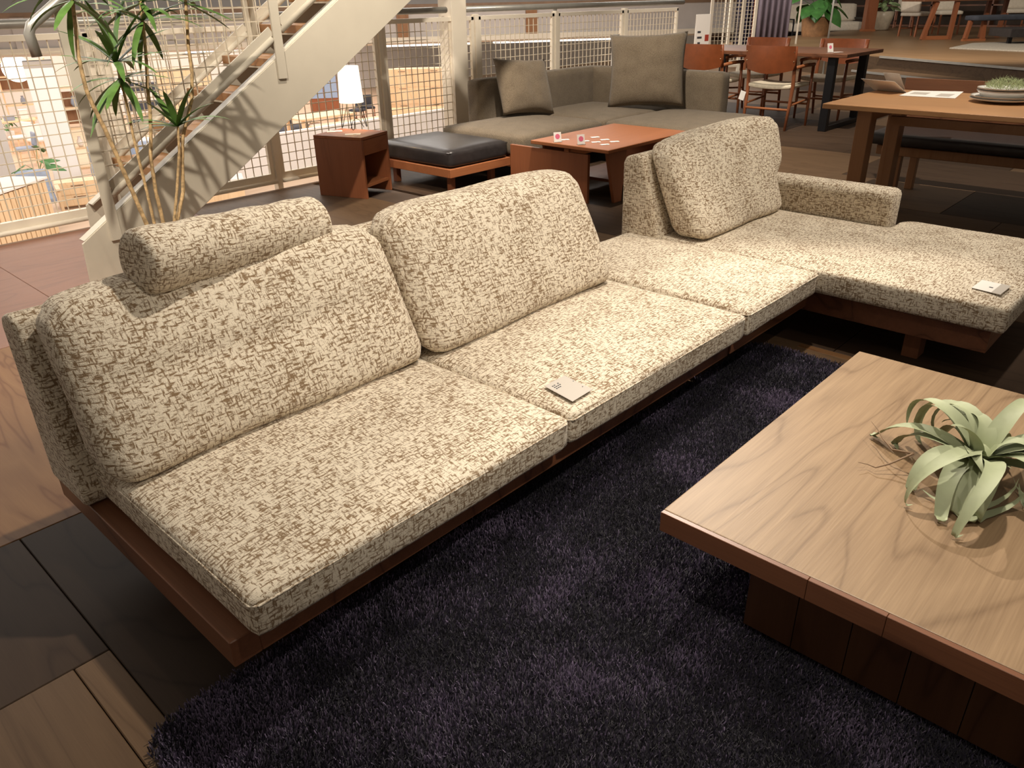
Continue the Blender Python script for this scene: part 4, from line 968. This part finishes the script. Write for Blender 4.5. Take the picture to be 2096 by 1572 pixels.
# stage furniture
def stage(px, py): return fl(px, py, 0.352)
rg = part('shag_rug', prism([tuple(stage(x, y))[:2] for x, y in ((1943, 100), (2150, 109), (2180, 84), (1990, 90))], 0.352, 0.372, 2), PALERUG, None, 0.006, 2); tag(rg, 'pale shaggy rug on the raised stage', 'rug')
tl = thing('stage_dining_table', 'dark dining table with slanted walnut trestle legs on the stage', 'table', tuple(stage(1917, 81)), RZ)
part('table_top', box(-0.45, 1.7, -0.1, 0.9, 0.70, 0.735), WALNUT, tl, 0.004, 1)
for y in (0.0,):
    for s in (-1, 1): part('slant_leg', bar((s * 0.27 - 0.03, y, 0.0), (s * 0.20 + 0.06, y, 0.70), 0.09, 0.07), CHERRY_Z, tl)
    part('foot_bar', box(-0.26, 0.22, y - 0.035, y + 0.035, 0.001, 0.07), CHERRY, tl)
for s in (1.15, 1.5): part('slant_leg', bar((s, 0.5, 0.0), (s + 0.03, 0.5, 0.70), 0.08, 0.07), CHERRY_Z, tl)
def simple_chair(loc, rz, label, cloth, woodm, grp='upholstered chairs'):
    t = thing('upholstered_chair', label, 'chair', tuple(loc), rz, grp)
    for x in (-0.2, 0.2):
        part('back_leg', bar((x, -0.22, 0), (x, -0.20, 0.46), 0.032), woodm, t); part('front_leg', bar((x, 0.22, 0), (x, 0.19, 0.40), 0.032), woodm, t)
    part('seat', cushion(0.48, 0.46, 0.08, 0.02, 0.015, (8, 8, 3), 3, 0), cloth, t, smooth=True, loc=(0, 0, 0.40))
    part('backrest', cushion(0.46, 0.06, 0.36, 0.02, 0.0, (8, 3, 6), 4, 0), cloth, t, smooth=True, loc=(0, -0.235, 0.485), rot=(R(8), 0, 0))
    part('back_rail', bar((-0.2, -0.21, 0.44), (0.2, -0.21, 0.44), 0.03), woodm, t)
    part('side_stretcher', bar((-0.2, -0.21, 0.16), (-0.2, 0.21, 0.16), 0.024), woodm, t); part('side_stretcher', bar((0.2, -0.21, 0.16), (0.2, 0.21, 0.16), 0.024), woodm, t)
    return t
simple_chair(stage(1868, 74), RZ - R(60), 'cream chair left of the slanted table legs on the stage', CREAMFAB, CHERRY_Z); simple_chair(stage(1846, 56), RZ + R(150), 'cream chair behind the cream ceramic pot on the stage', CREAMFAB, CHERRY_Z)
simple_chair(stage(1932, 70), RZ + R(170), 'cream chair behind the slanted table legs on the stage', CREAMFAB, CHERRY_Z); simple_chair(stage(2070, 66), RZ + R(160), 'cream chair at the right edge of the stage, behind the dark bench', CREAMFAB, CHERRY_Z)
sb = thing('stage_bench', 'bench with dark padded seat and wooden trestle legs on the stage', 'bench', tuple(stage(2012, 84)), RZ)
part('seat_pad', cushion(1.7, 0.40, 0.09, 0.02, 0.008, (16, 8, 3), 6, 0), NAVYCLOTH, sb, smooth=True, loc=(0.55, 0.1, 0.36))
for x in (-0.14, 1.1):
    for s in (-1, 1): part('trestle_leg', bar((x + s * 0.17, 0.1, 0.04), (x + s * 0.13, 0.1, 0.36), 0.09, 0.06), CHERRY_Z, sb)
    part('trestle_foot', box(x - 0.22, x + 0.22, 0.06, 0.14, 0, 0.04), CHERRY, sb)
lb2 = thing('low_black_table', 'low black table with a cream cushion at the right edge of the stage', 'table', tuple(stage(2100, 90)), RZ)
part('table_top', box(-0.50, 0.8, -0.3, 0.4, 0.13, 0.27), LEATHER, lb2, 0.01, 2)
for x in (-0.36, 0.66): part('leg', box(x - 0.03, x + 0.03, -0.1, -0.04, 0.02, 0.1295), BLACKSTEEL, lb2)
cu = part('floor_cushion', cushion(0.55, 0.5, 0.16, 0.06, 0.05, (10, 10, 5), 8, 0.008), CREAMFAB, None, smooth=True, loc=tuple(stage(2100, 90) + V3(CR) * 0.22 + V3((0, 0, 0.272)))); tag(cu, 'cream cushion on the low black table', 'cushion')
wc = thing('wood_post', 'reddish square wooden post behind the broad leaved plant', 'post', tuple(stage(1775, 64)), RZ)
part('shaft', box(-0.13, 0.13, -0.1, 0.1, 0, 3.2), CHERRY_Z, wc, 0.005, 1); part('plinth', box(-0.15, 0.15, -0.12, 0.12, 0, 0.05), CHERRY, wc)
ws = thing('cream_sofa', 'cream two seat sofa on black metal legs behind the broad leaved plant', 'sofa', tuple(fl(1690, 92, 0.0)), RZ)
part('seat_cushion', cushion(1.9, 0.8, 0.22, 0.05, 0.02, (16, 10, 5), 12, 0.004), CREAMFAB, ws, smooth=True, loc=(0, 0.4, 0.32))
part('backrest', cushion(1.9, 0.2, 0.42, 0.05, 0.02, (16, 4, 6), 13, 0.004), CREAMFAB, ws, smooth=True, loc=(0, 0.72, 0.54), rot=(R(-8), 0, 0))
for x in (-0.92, 0.92):
    part('metal_frame', join(bar((x, 0.02, 0), (x, 0.02, 0.62), 0.035), bar((x, 0.75, 0), (x, 0.75, 0.62), 0.035), bar((x, 0.02, 0.62), (x, 0.75, 0.62), 0.035)), BLACKSTEEL, ws)
part('seat_rail', bar((-0.92, 0.05, 0.29), (0.92, 0.05, 0.29), 0.04), BLACKSTEEL, ws)
fp = thing('lamp_pole', 'thin grey floor lamp pole beside the broad leaved plant', 'lamp', tuple(fl(1682, 165)))
part('base', lathe([(0.14, 0), (0.14, 0.015), (0.02, 0.025)], 20), PIPE, fp); part('pole', tube([(0, 0, 0.02), (0, 0, 1.9)], 0.014, 8), PIPE, fp, smooth=True); part('lamp_shade', lathe([(0.2, 1.75), (0.14, 2.0), (0.135, 2.0), (0.195, 1.75)], 20), CREAMFAB, fp, smooth=True)
sf_ = thing('dark_shelf', 'dark shelving against the wall behind the stage', 'shelf', (24.6, 6.5, 0.352), R(-90))
for z in (0.0, 0.5, 1.0, 1.5, 2.0): part('shelf_board', box(-3.0, 3.0, 0, 0.45, z, z + 0.04), WALNUT, sf_)
for x in (-3.0, -1.5, 0, 1.5, 2.96): part('upright', box(x, x + 0.04, 0, 0.45, 0.0405, 2.3), WALNUT_Z, sf_)

# ------------------------------------------------------------------ lower hall beyond the railing
def low_at(px, py, z=ZL): return fl(px, py, z)
def ang_face(p): d = V3((p.x - CAMP[0], p.y - CAMP[1], 0)); return math.atan2(d.y, d.x) - math.pi / 2
def lowthing(name, label, cat, px, py, rz=None, grp=None, z=ZL):
    p = low_at(px, py, z); return thing(name, label, cat, tuple(p), ang_face(p) if rz is None else rz, grp)
def pillar(px, py, wdt, dep, label, mat=WHITE, h=3.0):
    t = lowthing('hall_pillar', label, 'pillar', px, py); part('shaft', box(-wdt / 2, wdt / 2, 0, dep, 0, h), mat, t, 0.01, 1); part('skirting', box(-wdt / 2 - 0.01, wdt / 2 + 0.01, -0.012, dep, 0, 0.1), GREYWALL, t)
pillar(143, 372, 0.62, 0.5, 'white pillar left of the stair post in the lower hall', WHITE, 2.76)
pillar(8, 392, 0.75, 0.5, 'pale grey pillar at the left picture edge in the lower hall', GREYWALL, 2.75)
def cabinet(px, py, wdt, h, dep, label, mat=PINE, rows=2, cols=2, rz=None, z=ZL):
    t = lowthing('wood_cabinet', label, 'cabinet', px, py, rz, None, z)
    part('body', box(-wdt / 2, wdt / 2, 0.012, dep, 0.05, h), mat, t, 0.004, 1)
    for r_ in range(rows):
        for c_ in range(cols):
            x0 = -wdt / 2 + wdt * c_ / cols + 0.008; x1 = -wdt / 2 + wdt * (c_ + 1) / cols - 0.008; z0 = 0.06 + (h - 0.09) * r_ / rows + 0.006; z1 = 0.06 + (h - 0.09) * (r_ + 1) / rows - 0.006
            d = part('drawer', box(x0, x1, 0.0, 0.0115, z0, z1), mat, t); part('handle', box((x0 + x1) / 2 - 0.12, (x0 + x1) / 2 + 0.12, -0.012, -0.0005, z1 - 0.05, z1 - 0.03), BEAM, d)
    part('plinth', box(-wdt / 2 + 0.03, wdt / 2 - 0.03, 0.04, dep, 0, 0.0495), BEAM, t); return t
cabinet(170, 425, 0.85, 0.55, 0.45, 'low pale wood cabinet below the stair foot, seen through the railing', PINE, 2, 1)
def on_top(name, px, py, z, g, mat, label, cat, smooth=False, rz=0.0):
    p = fl(px, py, z); return tag(part(name, g, mat, None, smooth=smooth, loc=tuple(p), rot=(0, 0, rz)), label, cat)
cw = low_at(20, 520); ct = thing('slatted_counter', 'slatted orange wood counter with white top below the railing at the left edge', 'counter', tuple(fl(38, 380, -1.54)), R(38)); ct.location.z = ZL
part('body', box(-1.2, 0.75, 0.03, 0.8, 0, 1.02), OAK_Z, ct); part('counter_top', box(-1.24, 0.79, -0.02, 0.85, 1.0205, 1.06), WHITE, ct, 0.004, 1)
for k in range(15): part('slat', box(-1.2 + k * 0.13, -1.2 + k * 0.13 + 0.105, 0.0, 0.0295, 0.02, 1.0), PINE, ct, 0.003, 1)
sh_ = lowthing('shelf_unit', 'tall open pale wood shelf unit beside the white pillar, left of it', 'shelf', 80, 272)
for z in (0.0, 0.45, 0.9, 1.35, 1.8, 2.25): part('shelf_board', box(-0.75, 0.75, 0, 0.4, z, z + 0.04), PINE, sh_)
for x in (-0.75, 0.71): part('upright', box(x, x + 0.04, 0, 0.4, 0.0405, 2.35), PINE, sh_)
part('back_panel', box(-0.709, 0.709, 0.38, 0.40, 1.4, 2.2), OAK_Z, sh_)
sh2 = lowthing('shelf_unit', 'open wood shelf unit between the white pillar and the stair post', 'shelf', 178, 345)
for z in (0.0, 0.5, 1.0, 1.5, 2.0): part('shelf_board', box(-0.35, 0.6, 0, 0.4, z, z + 0.04), PINE, sh2)
for x in (-0.35, 0.56): part('upright', box(x, x + 0.04, 0, 0.4, 0.0405, 2.3), PINE, sh2)
part('back_panel', box(-0.309, 0.559, 0.38, 0.40, 1.1, 1.9), OAK_Z, sh2)
def low_chair(px, py, label, cloth, rz_off, woodm=PINE, dark=False):
    p = low_at(px, py); return simple_chair(p, ang_face(p) + rz_off, label, cloth, woodm, 'chairs of the lower hall')
low_chair(50, 312, 'pale wood chair with white back beside the grey pillar', WHITE, R(120)); low_chair(62, 338, 'pale wood chair with grey seat, nearest to the grey pillar', BLUECLOTH, R(100)); low_chair(88, 318, 'pale wood chair with white seat left of the white pillar', WHITE, R(200))
st_ = lowthing('display_table', 'pale wood table with white boxes in front of the tall shelf', 'table', 36, 300)
part('table_top', box(-0.7, 0.7, 0, 0.8, 0.70, 0.74), PINE, st_)
for x in (-0.62, 0.62):
    for y in (0.08, 0.72): part('leg', box(x - 0.03, x + 0.03, y - 0.03, y + 0.03, 0, 0.6995), PINE, st_)
leafy('potted_plant', low_at(92, 392), [(0.12, 0), (0.16, 0.02), (0.19, 0.28), (0.17, 0.29)], GLASSY, 9, 0.42, 0.15, 0.75, BIGLEAF, 'big leaved green plant in a blue pot left of the white pillar', 9, 0.30)
leafy('potted_plant', low_at(22, 285), [(0.10, 0), (0.15, 0.02), (0.17, 0.25), (0.15, 0.26)], WHITE, 9, 0.30, 0.10, 0.45, BIGLEAF, 'small green plant in a white pot at the far left of the hall', 19, 0.25)
ar = lowthing('lounge_chair', 'wooden lounge chair with blue grey cushions below the railing', 'chair', 95, 455)
part('seat_cushion', cushion(0.6, 0.6, 0.12, 0.03, 0.02, (8, 8, 4), 2, 0.003), BLUECLOTH, ar, smooth=True, loc=(0, 0.3, 0.34)); part('back_cushion', cushion(0.6, 0.14, 0.5, 0.04, 0.02, (8, 4, 8), 3, 0.003), BLUECLOTH, ar, smooth=True, loc=(0, 0.62, 0.42), rot=(R(-18), 0, 0))
for x in (-0.36, 0.36):
    part('side_frame', join(bar((x, 0, 0), (x, 0, 0.58), 0.05), bar((x, 0.65, 0), (x, 0.65, 0.58), 0.05), bar((x, -0.05, 0.60), (x, 0.75, 0.56), 0.08, 0.04), bar((x, 0, 0.3), (x, 0.65, 0.3), 0.05)), PINE, ar)
# behind the low white partition
t2 = thing('display_table', 'large pale wood table behind the white partition, left of the lamp legs', 'table', tuple(fl(672, 240, -1.75)), R(0)); t2.location.z = ZL
part('table_top', box(-0.9, 1.0, 0, 1.0, 0.83, 0.88), PINE, t2)
for x in (-0.8, 0.9):
    for y in (0.1, 0.9): part('leg', box(x - 0.04, x + 0.04, y - 0.04, y + 0.04, 0, 0.8295), PINE, t2)
t3 = thing('display_table', 'long pale wood table behind the white partition, nearest to it', 'table', tuple(fl(700, 258, -1.80)), R(0)); t3.location.z = ZL
part('table_top', box(-0.7, 1.9, -0.1, 0.55, 0.78, 0.84), PINE, t3)
for x in (-0.6, 1.8):
    for y in (0.0, 0.5): part('leg', box(x - 0.04, x + 0.04, y - 0.04, y + 0.04, 0, 0.7795), PINE, t3)
def stool(px, py, zt, label):
    p = fl(px, py, zt); h = zt - ZL; t = thing('round_stool', label, 'stool', (p.x, p.y, ZL), 0, 'round white stools')
    part('seat', lathe([(0.02, h - 0.05), (0.17, h - 0.05), (0.18, h - 0.02), (0.17, h), (0.002, h)], 24), WHITE, t, smooth=True)
    for k in range(4): a = R(45 + 90 * k); part('leg', tube([(0.10 * math.cos(a), 0.10 * math.sin(a), h - 0.05), (0.2 * math.cos(a), 0.2 * math.sin(a), 0)], 0.012, 6), PIPE, t)
stool(627, 245, -1.9, 'round white stool top left of the other by the partition'); stool(645, 252, -1.9, 'round white stool nearer the lamp by the partition')
bs_ = thing('dark_sofa', 'dark charcoal sofa below the stair stringer in the lower hall', 'sofa', tuple(fl(600, 252, -2.0)), R(20)); bs_.location.z = ZL
part('seat_cushion', cushion(1.9, 0.85, 0.35, 0.06, 0.03, (12, 8, 5), 5, 0.005), NAVYCLOTH, bs_, smooth=True, loc=(0, 0.4, 0.1)); part('backrest', cushion(1.9, 0.22, 0.45, 0.06, 0.02, (12, 4, 5), 6, 0.005), NAVYCLOTH, bs_, smooth=True, loc=(0, 0.85, 0.42)); part('base', box(-0.9, 0.9, 0.05, 0.8, 0, 0.0995), BEAM, bs_)
low_chair(735, 252, 'brown wooden chair behind the lamp shade in the lower hall', NAVYCLOTH, R(150), CHERRY_Z); low_chair(755, 246, 'brown wooden chair between lamp shade and railing post in the lower hall', NAVYCLOTH, R(190), CHERRY_Z)
cabinet(862, 250, 2.2, 1.75, 0.6, 'tall pale wood cabinet with dark handles behind the railing, left of the white column', PINE, 3, 2)
cb = lowthing('low_chest', 'long low pale wood chest in front of the tall cabinet', 'cabinet', 838, 258)
part('body', box(-0.8, 1.3, 0, 0.55, 0.05, 0.55), PINE, cb, 0.004, 1); part('plinth', box(-0.76, 1.26, 0.03, 0.5, 0, 0.0495), BEAM, cb); part('drawer', box(-0.78, 0.2, -0.012, -0.0005, 0.1, 0.5), PINE, cb); part('drawer', box(0.22, 1.28, -0.012, -0.0005, 0.1, 0.5), PINE, cb)
leafy('potted_plant', fl(912, 240, ZL), [(0.14, 0), (0.17, 0.02), (0.2, 0.5), (0.18, 0.51)], BLUECLOTH, 14, 0.22, 0.09, 0.5, PALELEAF, 'white flowering plant in a blue grey planter left of the white column', 29, 0.28)
wr_ = lowthing('wardrobe', 'dark brown wardrobe with glass doors below the stair, left of the lamp shade', 'cabinet', 668, 235)
part('body', box(-0.55, 0.55, 0, 0.5, 0.06, 2.0), CHERRY_Z, wr_); part('plinth', box(-0.5, 0.5, 0.03, 0.45, 0, 0.0595), BEAM, wr_)
for x in (-0.5, 0.02): part('glass_door', box(x, x + 0.48, -0.02, -0.0005, 0.6, 1.92), GLASSY, wr_)
ob = lowthing('partition_board', 'orange brown partition board behind the stair mesh', 'partition', 385, 300)
part('board', box(-0.5, 1.0, 0, 0.1, 0.1, 2.2), PINE, ob); part('foot', box(-1.2, 1.2, -0.2, 0.3, 0, 0.0995), BEAM, ob)
for z in (0.6, 1.1, 1.6): part('dark_shelf', box(-1.5, -0.51, -0.1, 0.3, z, z + 0.25), NAVYCLOTH, ob)
pb = lowthing('pendant_bulb', 'dazzling bare bulb shining through the stair mesh', 'lamp', 281, 330)
part('stand', tube([(0, 0, 0), (0, 0, 1.75)], 0.02, 8), PIPE, pb); part('base', lathe([(0.16, 0), (0.16, 0.02), (0.02, 0.03)], 16), PIPE, pb); part('bulb', lathe([(0.02, 1.75), (0.09, 1.82), (0.10, 1.88), (0.07, 1.95), (0.002, 1.98)], 16), BULB, pb, smooth=True)
rt = lowthing('round_table', 'round white table with blue cloth behind the stair mesh', 'table', 285, 345)
part('table_top', lathe([(0.5, 0.70), (0.5, 0.73), (0.002, 0.73)], 28), WHITE, rt); part('pedestal', lathe([(0.25, 0), (0.25, 0.03), (0.05, 0.05), (0.05, 0.6995)], 16), WHITE, rt); 
rs_ = lowthing('blue_sofa', 'blue grey sofa behind the stair mesh in the lower hall', 'sofa', 262, 372)
part('seat_cushion', cushion(1.5, 0.75, 0.35, 0.06, 0.03, (10, 8, 4), 15, 0.004), BLUECLOTH, rs_, smooth=True, loc=(0, 0.4, 0.08)); part('backrest', cushion(1.5, 0.2, 0.4, 0.05, 0.02, (10, 4, 4), 16, 0.004), BLUECLOTH, rs_, smooth=True, loc=(0, 0.8, 0.4)); part('base', box(-0.7, 0.7, 0.05, 0.75, 0, 0.0795), BEAM, rs_)
bx = lowthing('pale_box', 'pale wooden crate below the railing beside the stair stringer', 'box', 455, 415)
part('side', box(-0.5, 0.5, 0, 0.03, 0, 0.45), PINE, bx); part('side', box(-0.5, 0.5, 0.57, 0.6, 0, 0.45), PINE, bx); part('end', box(-0.5, -0.47, 0.0305, 0.5695, 0, 0.45), PINE, bx); part('end', box(0.47, 0.5, 0.0305, 0.5695, 0, 0.45), PINE, bx); part('lid', box(-0.52, 0.52, -0.02, 0.62, 0.4505, 0.48), WHITE, bx)

gc = fl(33, 140, -0.25)
gl_ = thing('globe_lantern', 'large glowing white globe lantern hanging at the far left of the lower hall', 'lamp', (gc.x, gc.y, -0.25))
part('globe', lathe([(0.02, -0.36)] + [(0.36 * math.sin(math.pi * t / 14), -0.36 * math.cos(math.pi * t / 14)) for t in range(1, 14)] + [(0.02, 0.36)], 24), emit('lantern_paper', (1, 0.97, 0.93), 2.0), gl_, smooth=True)
part('cord', tube([(0, 0, 0.36), (0, 0, 0.405)], 0.01, 6), BLACKWIRE, gl_)
dt = bpy.data.objects['display_table']; dz = ZL + 0.741
for k, (ox, oy, ww, hh_, mt, lb_) in enumerate(((-0.45, 0.3, 0.25, 0.18, WHITE, 'white box at the left end of the far display table'), (0.0, 0.25, 0.3, 0.12, BLUECLOTH, 'blue grey box in the middle of the far display table'), (0.42, 0.35, 0.22, 0.26, WHITE, 'tall white box at the right end of the far display table'))):
    p = V3(dt.location) + V3((math.cos(dt.rotation_euler[2]) * ox - math.sin(dt.rotation_euler[2]) * oy, math.sin(dt.rotation_euler[2]) * ox + math.cos(dt.rotation_euler[2]) * oy, 0))
    t = thing('display_box', lb_, 'box', (p.x, p.y, dz), dt.rotation_euler[2]); part('body', box(-ww / 2, ww / 2, 0, 0.2, 0, hh_), mt, t, 0.005, 1); part('lid', box(-ww / 2 - 0.01, ww / 2 + 0.01, -0.01, 0.21, hh_ + 0.0005, hh_ + 0.025), mt, t)
for sh_o, rows_, nm_ in ((sh_, ((-0.4, 0.491), (0.25, 0.491), (-0.2, 0.941), (0.4, 1.841), (-0.35, 1.841)), 'tall shelf left of the white pillar'), (sh2, ((0.0, 0.541), (0.3, 1.041), (0.1, 1.541)), 'shelf right of the white pillar')):
    for k, (ox, oz) in enumerate(rows_):
        a_ = sh_o.rotation_euler[2]; p = V3(sh_o.location) + V3((math.cos(a_) * ox - math.sin(a_) * 0.2, math.sin(a_) * ox + math.cos(a_) * 0.2, oz))
        v_ = part('vase', lathe([(0.05, 0), (0.085, 0.08), (0.07, 0.16), (0.035, 0.22), (0.045, 0.26), (0.03, 0.25)], 16), (WHITE, POTM, BLUECLOTH, CERAMIC, TERRA)[k], None, smooth=True, loc=tuple(p))
        tag(v_, ('white', 'dark grey', 'blue grey', 'cream', 'brown')[k] + ' vase on the ' + nm_, 'vase', 'vases on the hall shelves')
